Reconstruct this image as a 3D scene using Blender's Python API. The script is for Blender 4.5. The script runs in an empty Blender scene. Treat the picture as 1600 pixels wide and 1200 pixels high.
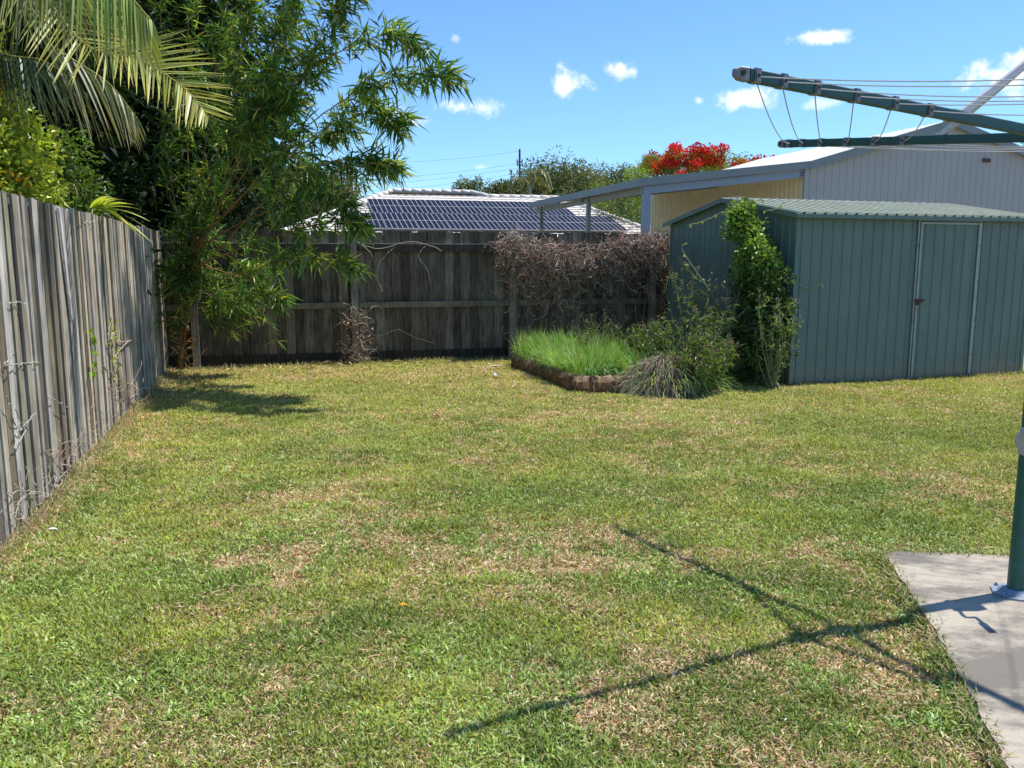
import bpy, math, random
import numpy as np
R = math.radians
rng = np.random.default_rng(7)
random.seed(7)
SC = bpy.context.scene
COL = SC.collection

# ------------------------------------------------------------------ camera
EYE = 1.5; PITCH = math.atan(195/1300.0); FPX = 1300.0
cam = bpy.data.cameras.new('camera'); cam.sensor_width = 36; cam.lens = 36*FPX/1600; cam.clip_end = 3000; cam.clip_start = .05
co = bpy.data.objects.new('camera', cam); COL.objects.link(co)
co.location = (0, 0, EYE); co.rotation_euler = (R(90)-PITCH, 0, 0)
SC.camera = co

# ------------------------------------------------------------------ light and sky
SUN_EL = R(65); SUN_AZ = math.atan2(.945, .327)            # azimuth from +Y towards +X
SUN_DIR = np.array([math.cos(SUN_EL)*math.sin(SUN_AZ), math.cos(SUN_EL)*math.cos(SUN_AZ), math.sin(SUN_EL)])
SKY_STRENGTH = .13
sun = bpy.data.lights.new('sun', 'SUN'); sun.energy = 4.6; sun.angle = R(.7); sun.color = (1, .955, .88)
so = bpy.data.objects.new('sun', sun); COL.objects.link(so); so.location = (8, 3, 20)
so.rotation_euler = (math.pi/2-SUN_EL, 0, math.pi-SUN_AZ)
SC.view_settings.view_transform = 'Standard'; SC.view_settings.look = 'None'
SC.view_settings.exposure = .47; SC.view_settings.gamma = 1

def ray(px, py):
    u, v = px-800, py-600
    c, s = math.cos(PITCH), math.sin(PITCH)
    return np.array([u, FPX*c-v*s, -FPX*s-v*c])
def at(px, py, Y):                                         # point of the place at distance Y in the direction surveyed in the photo
    r = ray(px, py); k = Y/r[1]
    return np.array([r[0]*k, Y, EYE+r[2]*k])
def gnd(px, py):
    r = ray(px, py); k = -EYE/r[2]
    return np.array([r[0]*k, r[1]*k, 0.0])

world = bpy.data.worlds.new('World'); SC.world = world; world.use_nodes = True
nt = world.node_tree; nt.nodes.clear()
def N(nt, t, **k):
    n = nt.nodes.new(t)
    for a, b in k.items(): setattr(n, a, b)
    return n
def build_world():
    L = nt.links
    out = N(nt, 'ShaderNodeOutputWorld'); bg = N(nt, 'ShaderNodeBackground'); bg.inputs[1].default_value = SKY_STRENGTH
    sky = N(nt, 'ShaderNodeTexSky', sky_type='NISHITA', sun_disc=False, sun_elevation=SUN_EL, sun_rotation=SUN_AZ)
    sky.air_density = 1.0; sky.dust_density = .15; sky.ozone_density = 2.2; sky.altitude = 10
    tc = N(nt, 'ShaderNodeTexCoord')
    nz = N(nt, 'ShaderNodeTexNoise'); nz.inputs['Scale'].default_value = 30; nz.inputs['Detail'].default_value = 8; nz.inputs['Roughness'].default_value = .62
    L.new(tc.outputs['Generated'], nz.inputs['Vector'])
    nc = N(nt, 'ShaderNodeMath', operation='MULTIPLY_ADD'); nc.inputs[1].default_value = 3.5; nc.inputs[2].default_value = -1.72
    L.new(nz.outputs['Fac'], nc.inputs[0])
    acc = None
    clouds = [(883,130,40,27,1),(972,111,32,16,.9),(722,167,52,15,.85),(655,190,40,13,.5),(612,175,28,16,.4),(1290,57,46,12,.9),
              (1162,155,50,17,.9),(1092,158,9,7,.5),(1565,118,56,26,1),(1290,160,34,12,.5),(712,60,10,7,.35),(915,268,24,12,1),
              (750,262,14,6,.3),(1000,272,16,9,.7),(300,60,70,30,.6),(1900,-60,140,60,1),(-200,-300,200,70,.8),(2300,300,160,40,.8)]
    for (px, py, hw, hh, op) in clouds:
        d = ray(px, py); d = d/np.linalg.norm(d)
        r = np.cross(d, [0, 0, 1]); r /= np.linalg.norm(r); u = np.cross(r, d)
        a = hw/1300.0; b = hh/1300.0
        comps = []
        for ax, w in ((r, a), (u, b)):
            dt = N(nt, 'ShaderNodeVectorMath', operation='DOT_PRODUCT'); dt.inputs[1].default_value = tuple(ax/w)
            L.new(tc.outputs['Generated'], dt.inputs[0]); comps.append(dt.outputs['Value'])
        q = N(nt, 'ShaderNodeVectorMath', operation='DOT_PRODUCT'); q.inputs[1].default_value = tuple(d*3)
        L.new(tc.outputs['Generated'], q.inputs[0])
        cz = N(nt, 'ShaderNodeCombineXYZ'); L.new(comps[0], cz.inputs[0]); L.new(comps[1], cz.inputs[1])
        ln = N(nt, 'ShaderNodeVectorMath', operation='LENGTH'); L.new(cz.outputs[0], ln.inputs[0])
        ad = N(nt, 'ShaderNodeMath', operation='ADD'); L.new(ln.outputs['Value'], ad.inputs[0]); L.new(nc.outputs[0], ad.inputs[1])
        mr = N(nt, 'ShaderNodeMapRange', interpolation_type='SMOOTHSTEP')
        mr.inputs['From Min'].default_value = 1.0; mr.inputs['From Max'].default_value = .0
        mr.inputs['To Min'].default_value = 0; mr.inputs['To Max'].default_value = op
        L.new(ad.outputs[0], mr.inputs['Value'])
        gt = N(nt, 'ShaderNodeMath', operation='GREATER_THAN'); gt.inputs[1].default_value = 0; L.new(q.outputs['Value'], gt.inputs[0])
        ml = N(nt, 'ShaderNodeMath', operation='MULTIPLY'); L.new(mr.outputs[0], ml.inputs[0]); L.new(gt.outputs[0], ml.inputs[1])
        if acc is None: acc = ml.outputs[0]
        else:
            mx = N(nt, 'ShaderNodeMath', operation='MAXIMUM'); L.new(acc, mx.inputs[0]); L.new(ml.outputs[0], mx.inputs[1]); acc = mx.outputs[0]
    tint = N(nt, 'ShaderNodeMix', data_type='RGBA', blend_type='MULTIPLY'); tint.inputs['Factor'].default_value = 1
    L.new(sky.outputs[0], tint.inputs['A']); tint.inputs['B'].default_value = (.62, .87, 1.10, 1)
    mix = N(nt, 'ShaderNodeMix', data_type='RGBA'); L.new(acc, mix.inputs['Factor'])
    L.new(tint.outputs['Result'], mix.inputs['A']); mix.inputs['B'].default_value = (7.6, 7.7, 8.0, 1)
    L.new(mix.outputs['Result'], bg.inputs[0]); L.new(bg.outputs[0], out.inputs[0])
build_world()

# ------------------------------------------------------------------ materials
def mat(name, base=(.5,.5,.5), rough=.6, metal=0., spec=.5, attr=False, nscale=None, namt=.25, nstretch=(1,1,1), bump=0., trans=0., ncol=None, nscale2=None, namt2=0.):
    m = bpy.data.materials.new(name); m.use_nodes = True; t = m.node_tree; L = t.links
    p = t.nodes['Principled BSDF']; p.inputs['Roughness'].default_value = rough; p.inputs['Metallic'].default_value = metal
    p.inputs['Specular IOR Level'].default_value = spec
    if attr:
        a = N(t, 'ShaderNodeAttribute', attribute_name='col'); src = a.outputs['Color']
    else:
        a = N(t, 'ShaderNodeRGB'); a.outputs[0].default_value = (*base, 1); src = a.outputs[0]
    def noise(sc, amt, src, stretch, col=None):
        tc = N(t, 'ShaderNodeTexCoord'); mp = N(t, 'ShaderNodeMapping'); mp.inputs['Scale'].default_value = stretch
        L.new(tc.outputs['Object'], mp.inputs['Vector'])
        nz = N(t, 'ShaderNodeTexNoise'); nz.inputs['Scale'].default_value = sc; nz.inputs['Detail'].default_value = 6; nz.inputs['Roughness'].default_value = .62
        L.new(mp.outputs[0], nz.inputs['Vector'])
        mr = N(t, 'ShaderNodeMapRange'); mr.inputs['From Min'].default_value = .3; mr.inputs['From Max'].default_value = .7
        L.new(nz.outputs['Fac'], mr.inputs['Value'])
        if col is not None:
            mr.inputs['To Min'].default_value = 0; mr.inputs['To Max'].default_value = amt
            mx = N(t, 'ShaderNodeMix', data_type='RGBA'); L.new(mr.outputs[0], mx.inputs['Factor']); L.new(src, mx.inputs['A']); mx.inputs['B'].default_value = (*col, 1)
            return mx.outputs['Result'], nz
        mr.inputs['To Min'].default_value = 1-amt; mr.inputs['To Max'].default_value = 1+amt
        mx = N(t, 'ShaderNodeVectorMath', operation='SCALE'); L.new(src, mx.inputs[0]); L.new(mr.outputs[0], mx.inputs['Scale'])
        return mx.outputs[0], nz
    nz = None
    if nscale: src, nz = noise(nscale, namt, src, nstretch, ncol)
    if nscale2: src, _ = noise(nscale2, namt2, src, (1,1,1))
    L.new(src, p.inputs['Base Color'])
    if bump and nz:
        b = N(t, 'ShaderNodeBump'); b.inputs['Strength'].default_value = bump; b.inputs['Distance'].default_value = .01
        L.new(nz.outputs['Fac'], b.inputs['Height']); L.new(b.outputs[0], p.inputs['Normal'])
    if trans:
        tr = N(t, 'ShaderNodeBsdfTranslucent'); mx = N(t, 'ShaderNodeMixShader'); mx.inputs[0].default_value = trans
        sc = N(t, 'ShaderNodeMix', data_type='RGBA', blend_type='MULTIPLY'); sc.inputs['Factor'].default_value = 1
        L.new(src, sc.inputs['A']); sc.inputs['B'].default_value = (1.5, 1.35, .5, 1); L.new(sc.outputs['Result'], tr.inputs[0])
        L.new(p.outputs[0], mx.inputs[1]); L.new(tr.outputs[0], mx.inputs[2]); L.new(mx.outputs[0], t.nodes['Material Output'].inputs[0])
    return m

M = {}
M['leaf'] = mat('leaf', attr=True, rough=.42, spec=.45, trans=.3)
M['leafdull'] = mat('leaf_dull', attr=True, rough=.6, spec=.25, trans=.18)
M['blade'] = mat('grass_blade', attr=True, rough=.65, spec=.2, trans=.22)
M['soil'] = mat('soil', attr=True, rough=.95, spec=.1, nscale=60, namt=.35, bump=.6, nscale2=9, namt2=.2)
M['oldwood'] = mat('weathered_wood', attr=True, rough=.9, spec=.15, nscale=11, namt=.55, nstretch=(9,9,.35), bump=.8, nscale2=3.0, namt2=.32)
M['darkwood'] = mat('dark_wood', attr=True, rough=.95, spec=.1, nscale=7, namt=.55, nstretch=(5,5,.6), bump=.5, nscale2=1.6, namt2=.35)
M['bark'] = mat('bark', attr=True, rough=.9, spec=.15, nscale=25, namt=.3, nstretch=(1,1,.3), bump=.5)
M['cane'] = mat('cane', attr=True, rough=.55, spec=.3, nscale=14, namt=.25)
M['twig'] = mat('dry_twig', attr=True, rough=.9, spec=.1)
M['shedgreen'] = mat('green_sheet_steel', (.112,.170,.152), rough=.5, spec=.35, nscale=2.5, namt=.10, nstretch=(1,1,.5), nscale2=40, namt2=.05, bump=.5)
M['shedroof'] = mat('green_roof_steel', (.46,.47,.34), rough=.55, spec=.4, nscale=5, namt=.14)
M['trim'] = mat('galvanised_trim', (.26,.29,.29), rough=.45, metal=.3, nscale=15, namt=.15)
M['rust'] = mat('rusty_steel', (.10,.055,.035), rough=.8, metal=.2, nscale=60, namt=.5)
M['grey'] = mat('grey_green_fascia', (.185,.215,.215), rough=.5, nscale=3, namt=.08)
M['gable'] = mat('pale_grey_steel', (.375,.362,.340), rough=.6, spec=.3, nscale=30, namt=.05, nscale2=1.2, namt2=.05)
M['yellow'] = mat('cream_steel', (.88,.76,.50), rough=.6, nscale=3, namt=.06)
M['whiteroof'] = mat('pale_roof_steel', (.72,.70,.66), rough=.45, nscale=4, namt=.06)
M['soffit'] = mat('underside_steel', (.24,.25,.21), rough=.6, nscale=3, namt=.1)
M['galv'] = mat('galvanised_steel', (.22,.27,.33), rough=.5, metal=.15, nscale=35, namt=.16)
M['tile'] = mat('pale_concrete_tile', (.66,.60,.53), rough=.85, nscale=2.2, namt=.13, nscale2=22, namt2=.1)
M['render'] = mat('brick_wall', (.42,.33,.26), rough=.9, nscale=8, namt=.15)
M['cell'] = mat('solar_glass', (.010,.012,.024), rough=.5, spec=.06, nscale=3, namt=.2)
M['cellline'] = mat('solar_frame', (.36,.38,.42), rough=.5, metal=.2, nscale=10, namt=.1)
M['armgreen'] = mat('shaded_green_paint', (.003,.046,.040), rough=.42, spec=.5, nscale=18, namt=.14)  # clothesline green darkened to the tone of the arms' shaded side
M['mastgreen'] = mat('lit_green_paint', (.010,.095,.072), rough=.4, spec=.5, nscale=18, namt=.14)  # same green in a lighter tone, as the mast looks when lit
M['clip'] = mat('cast_alloy', (.19,.19,.20), rough=.5, metal=.5, nscale=60, namt=.3)
M['strut'] = mat('grey_strut', (.46,.45,.46), rough=.5, metal=.2, nscale=20, namt=.12)
M['cord'] = mat('grey_cord', (.40,.41,.42), rough=.6, nscale=90, namt=.15)
M['hole'] = mat('dark_hole', (.02,.02,.02), rough=.8, nscale=50, namt=.2)
M['concrete'] = mat('concrete', (.42,.365,.285), rough=.9, spec=.2, nscale=140, namt=.10, bump=.35, nscale2=1.0, namt2=.0)
M['polewood'] = mat('pole_timber', (.09,.08,.075), rough=.9, nscale=6, namt=.2)
def concrete_nodes():
    t = M['concrete'].node_tree; L = t.links; p = t.nodes['Principled BSDF']
    src = p.inputs['Base Color'].links[0].from_socket
    tc = N(t, 'ShaderNodeTexCoord')
    def patch(sc, lo, hi, amt, col, src, seed):
        mp = N(t, 'ShaderNodeMapping'); mp.inputs['Location'].default_value = (seed, seed*.7, 0); mp.inputs['Scale'].default_value = (1, 1.5, 1)
        L.new(tc.outputs['Object'], mp.inputs['Vector'])
        nz = N(t, 'ShaderNodeTexNoise'); nz.inputs['Scale'].default_value = sc; nz.inputs['Detail'].default_value = 9; nz.inputs['Roughness'].default_value = .7
        L.new(mp.outputs[0], nz.inputs['Vector'])
        mr = N(t, 'ShaderNodeMapRange', interpolation_type='SMOOTHSTEP'); mr.inputs['From Min'].default_value = lo; mr.inputs['From Max'].default_value = hi; mr.inputs['To Max'].default_value = amt
        L.new(nz.outputs['Fac'], mr.inputs['Value'])
        mx = N(t, 'ShaderNodeMix', data_type='RGBA'); L.new(mr.outputs[0], mx.inputs['Factor']); L.new(src, mx.inputs['A']); mx.inputs['B'].default_value = (*col, 1)
        return mx.outputs['Result']
    src = patch(1.5, .44, .60, .8, (.13,.115,.10), src, 3.1)
    src = patch(6, .50, .68, .55, (.16,.15,.135), src, 9.4)
    src = patch(30, .64, .72, .8, (.07,.06,.05), src, 5.2)
    src = patch(45, .62, .75, .35, (.62,.58,.54), src, 1.2)
    L.new(src, p.inputs['Base Color'])
concrete_nodes()
def splash():                                               # dried mud splashed up the foot of the steel walls, faint streaks above
    t = M['shedgreen'].node_tree; L = t.links; p = t.nodes['Principled BSDF']; src = p.inputs['Base Color'].links[0].from_socket
    g = N(t, 'ShaderNodeNewGeometry'); sp = N(t, 'ShaderNodeSeparateXYZ'); L.new(g.outputs['Position'], sp.inputs[0])
    nz = N(t, 'ShaderNodeTexNoise'); nz.inputs['Scale'].default_value = 9; nz.inputs['Detail'].default_value = 8; nz.inputs['Roughness'].default_value = .7; L.new(g.outputs['Position'], nz.inputs['Vector'])
    ma = N(t, 'ShaderNodeMath', operation='MULTIPLY_ADD'); ma.inputs[1].default_value = -.55; L.new(nz.outputs['Fac'], ma.inputs[0]); L.new(sp.outputs['Z'], ma.inputs[2])
    mr = N(t, 'ShaderNodeMapRange', interpolation_type='SMOOTHSTEP'); mr.inputs['From Min'].default_value = -.02; mr.inputs['From Max'].default_value = -.26; mr.inputs['To Max'].default_value = .65; L.new(ma.outputs[0], mr.inputs['Value'])
    mx = N(t, 'ShaderNodeMix', data_type='RGBA'); L.new(mr.outputs[0], mx.inputs['Factor']); L.new(src, mx.inputs['A']); mx.inputs['B'].default_value = (.24,.20,.14,1)
    mp = N(t, 'ShaderNodeMapping'); mp.inputs['Scale'].default_value = (6, 6, .5); L.new(g.outputs['Position'], mp.inputs['Vector'])
    n2 = N(t, 'ShaderNodeTexNoise'); n2.inputs['Scale'].default_value = 4; n2.inputs['Detail'].default_value = 7; L.new(mp.outputs[0], n2.inputs['Vector'])
    m2 = N(t, 'ShaderNodeMapRange'); m2.inputs['From Min'].default_value = .52; m2.inputs['From Max'].default_value = .75; m2.inputs['To Max'].default_value = .35; L.new(n2.outputs['Fac'], m2.inputs['Value'])
    m3 = N(t, 'ShaderNodeMix', data_type='RGBA'); L.new(m2.outputs[0], m3.inputs['Factor']); L.new(mx.outputs['Result'], m3.inputs['A']); m3.inputs['B'].default_value = (.20,.23,.20,1)
    L.new(m3.outputs['Result'], p.inputs['Base Color'])
splash()

# ------------------------------------------------------------------ mesh helpers
def link(o, parent=None):
    COL.objects.link(o)
    if parent is not None: o.parent = parent
    return o
def tag(o, label=None, cat=None, group=None, kind=None):
    if label: o['label'] = label
    if cat: o['category'] = cat
    if group: o['group'] = group
    if kind: o['kind'] = kind
    return o
def empty(name, label=None, cat=None, group=None, loc=(0,0,0)):
    o = bpy.data.objects.new(name, None); o.location = loc; COL.objects.link(o); o.empty_display_size = .2
    return tag(o, label, cat, group)

class MB:                                                   # collects shapes, builds ONE mesh object
    def __init__(s): s.V = []; s.Q = []; s.T = []; s.C = []; s.n = 0; s.qm = []; s.tm = []
    def add(s, V, quads=None, tris=None, col=None, m=0):
        V = np.asarray(V, float).reshape(-1, 3)
        if quads is not None and len(quads):
            q = np.asarray(quads, int)+s.n; s.Q.append(q); s.qm.append(np.full(len(q), m))
        if tris is not None and len(tris):
            q = np.asarray(tris, int)+s.n; s.T.append(q); s.tm.append(np.full(len(q), m))
        if col is None: col = (1, 1, 1)
        c = np.asarray(col, float)
        if c.ndim == 1: c = np.tile(c[:3], (len(V), 1))
        s.V.append(V); s.C.append(c[:, :3]); s.n += len(V)
    def box(s, c, X, Y, Z, col=None, m=0):                  # centre and three half-axis vectors
        c, X, Y, Z = map(lambda a: np.asarray(a, float), (c, X, Y, Z))
        V = [c+sx*X+sy*Y+sz*Z for sz in (-1, 1) for sy in (-1, 1) for sx in (-1, 1)]
        s.add(V, [(0,2,3,1),(4,5,7,6),(0,1,5,4),(2,6,7,3),(0,4,6,2),(1,3,7,5)], col=col, m=m)
    def tube(s, P, r, n=6, col=None, cap=True, m=0):
        P = np.asarray(P, float); k = len(P); r = np.broadcast_to(np.asarray(r, float), (k,))
        T = np.gradient(P, axis=0); T /= np.linalg.norm(T, axis=1)[:, None]+1e-9
        up = np.array([0, 0, 1.]) if abs(T[:, 2]).mean() < .8 else np.array([1., 0, 0])
        A = np.cross(T, up); A /= np.linalg.norm(A, axis=1)[:, None]+1e-9; B = np.cross(T, A)
        th = np.arange(n)*2*math.pi/n
        V = P[:, None]+r[:, None, None]*(np.cos(th)[None, :, None]*A[:, None]+np.sin(th)[None, :, None]*B[:, None])
        q = []
        for i in range(k-1):
            for j in range(n):
                q.append((i*n+j, i*n+(j+1) % n, (i+1)*n+(j+1) % n, (i+1)*n+j))
        c = col
        if col is not None:
            c = np.asarray(col, float)
            if c.ndim == 2: c = np.repeat(c, n, axis=0)
        V = V.reshape(-1, 3); t = []
        if cap:
            V = np.vstack([V, P[0], P[-1]])
            if c is not None and np.ndim(c) == 2: c = np.vstack([c, c[0], c[-1]])
            for j in range(n):
                t.append((k*n, (j+1) % n, j)); t.append((k*n+1, (k-1)*n+j, (k-1)*n+(j+1) % n))
        s.add(V, q, t, c, m)
    def build(s, name, mats, parent=None, smooth=False):
        V = np.vstack(s.V) if s.V else np.zeros((0, 3)); C = np.vstack(s.C)
        Q = np.vstack(s.Q) if s.Q else np.zeros((0, 4), int); T = np.vstack(s.T) if s.T else np.zeros((0, 3), int)
        me = bpy.data.meshes.new(name)
        me.vertices.add(len(V)); me.vertices.foreach_set('co', V.astype(np.float32).ravel())
        me.loops.add(Q.size+T.size); me.loops.foreach_set('vertex_index', np.concatenate([Q.ravel(), T.ravel()]).astype(np.int32))
        me.polygons.add(len(Q)+len(T))
        ls = np.concatenate([np.arange(len(Q))*4, Q.size+np.arange(len(T))*3]).astype(np.int32)
        me.polygons.foreach_set('loop_start', ls)
        mi = np.concatenate((s.qm or [np.zeros(0, int)])+(s.tm or [])).astype(np.int32)
        if not isinstance(mats, (list, tuple)): mats = [mats]
        for mm in mats: me.materials.append(mm)
        if len(mats) > 1: me.polygons.foreach_set('material_index', mi)
        me.polygons.foreach_set('use_smooth', np.full(len(Q)+len(T), smooth))
        me.update(calc_edges=True)
        a = me.color_attributes.new('col', 'FLOAT_COLOR', 'POINT')
        a.data.foreach_set('color', np.hstack([C, np.ones((len(C), 1))]).astype(np.float32).ravel())
        o = bpy.data.objects.new(name, me)
        return link(o, parent)

def unit(v): v = np.asarray(v, float); return v/(np.linalg.norm(v, axis=-1, keepdims=True)+1e-9)
def rdir(n): return unit(rng.normal(size=(n, 3)))
def jit(col, n, amt=.25, hue=.08):
    c = np.tile(np.asarray(col, float), (n, 1)) if np.ndim(col) == 1 else np.asarray(col, float)
    return np.clip(c*(1+rng.normal(0, amt, (n, 1)))*(1+rng.normal(0, hue, (n, 3))), .004, .95)
def leaves(mb, P, D, L, W, col, fold=.25, wide=.4, m=0, normal=None):    # folded lance-shaped leaves: base, two sides, tip
    P = np.asarray(P, float); n = len(P); D = unit(D); L = np.broadcast_to(L, (n,))[:, None]; W = np.broadcast_to(W, (n,))[:, None]
    up = rdir(n)*.7+np.array([0, 0, 1.]) if normal is None else normal
    S = unit(np.cross(D, up)); U = np.cross(S, D)
    tip = P+D*L-np.array([0, 0, 1.])*L*.12
    mid = P+D*L*wide
    V = np.stack([P, mid+S*W*.5+U*W*fold, tip, mid-S*W*.5+U*W*fold], 1).reshape(-1, 3)
    i = np.arange(n)[:, None]*4
    T = np.vstack([i+[0, 1, 2], i+[0, 2, 3]])
    mb.add(V, None, T, np.repeat(jit(col, n) if np.ndim(col) == 1 else col, 4, axis=0), m)
def strips(mb, P, D, L, W, col, droop=.5, k=4, m=0, tipcol=None, face=None, jitf=.25):        # long strap leaves / leaflets, bending down
    P = np.asarray(P, float); n = len(P); D = unit(D); L = np.broadcast_to(L, (n,)); W = np.broadcast_to(W, (n,)); droop = np.broadcast_to(droop, (n,))
    S = unit(np.cross(D, (np.array([0, 0, 1.]) if face is None else np.asarray(face, float))+rng.normal(0, jitf, (n, 3))))
    t = np.linspace(0, 1, k+1)
    wv = np.interp(t, [0, .25, .7, 1], [.6, 1, .7, .06])
    C = P[:, None]+D[:, None]*(L[:, None]*t)[..., None]
    C[..., 2] -= (L*droop)[:, None]*t**2
    V = np.stack([C+S[:, None]*(W[:, None]*wv*.5)[..., None], C-S[:, None]*(W[:, None]*wv*.5)[..., None]], 2).reshape(-1, 3)
    b = np.arange(n)[:, None]*(2*(k+1)); Q = []
    for j in range(k): Q.append(b+[2*j, 2*j+1, 2*j+3, 2*j+2])
    c = jit(col, n) if np.ndim(col) == 1 else col
    c = np.repeat(c, 2*(k+1), axis=0)
    if tipcol is not None:
        f = np.tile(np.repeat(t**3, 2), n)[:, None]; c = c*(1-f)+np.asarray(tipcol)*f
    mb.add(V, np.vstack(Q), None, c, m)
def curve(pts, n=24):                                       # smooth polyline through the points
    P = np.asarray(pts, float); k = len(P)
    if k == 2: return P[0]+(P[1]-P[0])*np.linspace(0, 1, n)[:, None]
    E = np.vstack([2*P[0]-P[1], P, 2*P[-1]-P[-2]]); out = []
    for t in np.linspace(0, k-1-1e-6, n):
        i = int(t); f = t-i; a, b, c, d = E[i:i+4]
        out.append(.5*((2*b)+(-a+c)*f+(2*a-5*b+4*c-d)*f*f+(-a+3*b-3*c+d)*f**3))
    return np.array(out)
def vnoise(x, y, seed=0):                                   # smooth value noise 0..1
    x = np.asarray(x, float); y = np.asarray(y, float)
    xi = np.floor(x).astype(np.int64); yi = np.floor(y).astype(np.int64); fx = x-xi; fy = y-yi
    fx = fx*fx*(3-2*fx); fy = fy*fy*(3-2*fy)
    def h(a, b):
        v = np.sin(a*127.1+b*311.7+seed*74.7)*43758.5453
        return v-np.floor(v)
    return (h(xi, yi)*(1-fx)+h(xi+1, yi)*fx)*(1-fy)+(h(xi, yi+1)*(1-fx)+h(xi+1, yi+1)*fx)*fy
def fbm(x, y, s, seed=0, o=4):
    v = 0; a = .5; t = 0
    for i in range(o):
        v = v+a*vnoise(x*s*2**i+seed*3.7, y*s*2**i-seed*1.9, seed+i); t += a; a *= .55
    return v/t

# ------------------------------------------------------------------ yard frame
YA = R(16); E1 = np.array([math.cos(YA), math.sin(YA), 0]); E2 = np.array([-math.sin(YA), math.cos(YA), 0]); EZ = np.array([0, 0, 1.])
CORNER = np.array([-4.788, 11.43, 0])                       # where the two fences meet
def yard(a, b, z=0.): return CORNER+E1*a+E2*b+EZ*z
SLAB = np.array([(1.05,.6),(1.30,1.6),(1.469,2.28),(1.56,2.62),(1.635,2.89),(1.737,3.30),(1.82,3.72),(1.916,4.08),(2.22,4.06),(2.58,4.02),(3.3,3.99),(5.2,3.86),(5.2,.6)])
def inpoly(x, y, poly):
    ins = np.zeros(np.shape(x), bool); j = len(poly)-1
    for i in range(len(poly)):
        (xi, yi), (xj, yj) = poly[i], poly[j]
        ins ^= ((yi > y) != (yj > y)) & (x < (xj-xi)*(y-yi)/(yj-yi+1e-12)+xi); j = i
    return ins
def hgt(x, y):
    f = np.clip((y-.5)/2, 0, 1)*np.clip((14-y)/3, 0, 1)*np.clip((9-x)/3, 0, 1)
    return ((fbm(x, y, .9, 5, 3)-.5)*.06+(fbm(x, y, 5, 8, 2)-.5)*.018)*f-.012
# ground tone: green, straw and bare-earth patches surveyed from the photo: px, py, radius x, radius y (m), amount
STRAW = [(525,770,.28,.32,.8),(345,885,.18,.16,.85),(780,870,.5,.22,.75),(920,885,.45,.09,.9),(590,810,.22,.2,.75),(50,1130,.16,.12,1),(880,1090,.45,.17,.6),
         (1240,770,.5,.3,.65),(1290,1040,.16,.13,.8),(1000,840,.3,.25,.5),(1320,855,.30,.22,.9),(300,960,.1,.1,.6),(1440,1120,.18,.2,.6),(700,640,1.6,.8,.32),
         (1000,640,1.5,.5,.4),(1300,610,1.6,.35,.6),(820,600,.8,.4,.45),(600,585,1.6,.3,.65),(940,1010,.14,.1,.7),(1030,1035,.2,.09,.7),(350,1150,.3,.15,.55),
         (200,720,.2,.5,.5),(60,790,.25,.3,.8),(1500,770,.5,.4,.6),(1550,855,.9,.12,.8),(640,845,.2,.1,.6),(1230,900,.25,.12,.5),(1000,700,1.2,.5,.3)]
GREEN = [(100,960,.45,.35,.8),(60,1010,.25,.2,.6),(270,920,.4,.2,.5),(420,700,.6,.5,.5),(560,630,.5,.4,.5),(850,1000,.4,.18,.7),(1090,930,.3,.25,.9),(700,950,.5,.25,.5),
         (1180,870,.5,.2,.4),(1200,1000,.2,.1,.6),(1300,690,1.2,.5,.4),(850,750,.7,.4,.4),(950,760,.5,.3,.3),(1430,830,.6,.15,.5),(1150,1090,.25,.12,.5),(150,1170,.4,.12,.5),(380,640,.8,.7,.5),(610,1110,.3,.15,.4)]
BARE = [(345,885,.12,.10,.7),(920,890,.42,.045,.9),(780,880,.2,.08,.7),(50,1135,.13,.05,1),(1290,1045,.08,.06,.5),(935,975,.05,.04,.9),(1240,1180,.2,.03,.5),(800,1190,.1,.03,.4),(590,805,.12,.1,.5),
        (1345,850,.12,.1,.5),(530,760,.1,.1,.4),(600,570,2.8,.12,.5),(700,1155,.04,.03,.5)]
def blobs(x, y, lst):
    v = np.zeros(np.shape(x))
    for px, py, rx, ry, a in lst:
        g = gnd(px, py); v = v+a*np.exp(-(((x-g[0])/rx)**2+((y-g[1])/ry)**2))
    return v
def tones(x, y):
    w1 = (fbm(x, y, 3.1, 21, 3)-.5)*.5; w2 = (fbm(x, y, 3.1, 31, 3)-.5)*.5
    xs, ys = x+w1, y+w2
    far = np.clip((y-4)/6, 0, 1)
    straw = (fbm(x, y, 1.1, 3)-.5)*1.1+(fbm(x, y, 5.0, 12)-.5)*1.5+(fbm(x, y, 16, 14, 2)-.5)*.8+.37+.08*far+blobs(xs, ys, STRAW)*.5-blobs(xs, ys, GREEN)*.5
    bare = (fbm(x, y, 3.3, 17)-.63)*4+blobs(x+w1*.5, y+w2*.5, BARE)*1.1-.12
    # dry strip along the fence foot
    d = (x-CORNER[0])*E1[0]+(y-CORNER[1])*E1[1]
    straw = straw+.7*np.exp(-np.clip(d, 0, 9)/.22)
    return np.clip(straw, 0, 1), np.clip(bare, 0, 1)

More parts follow.
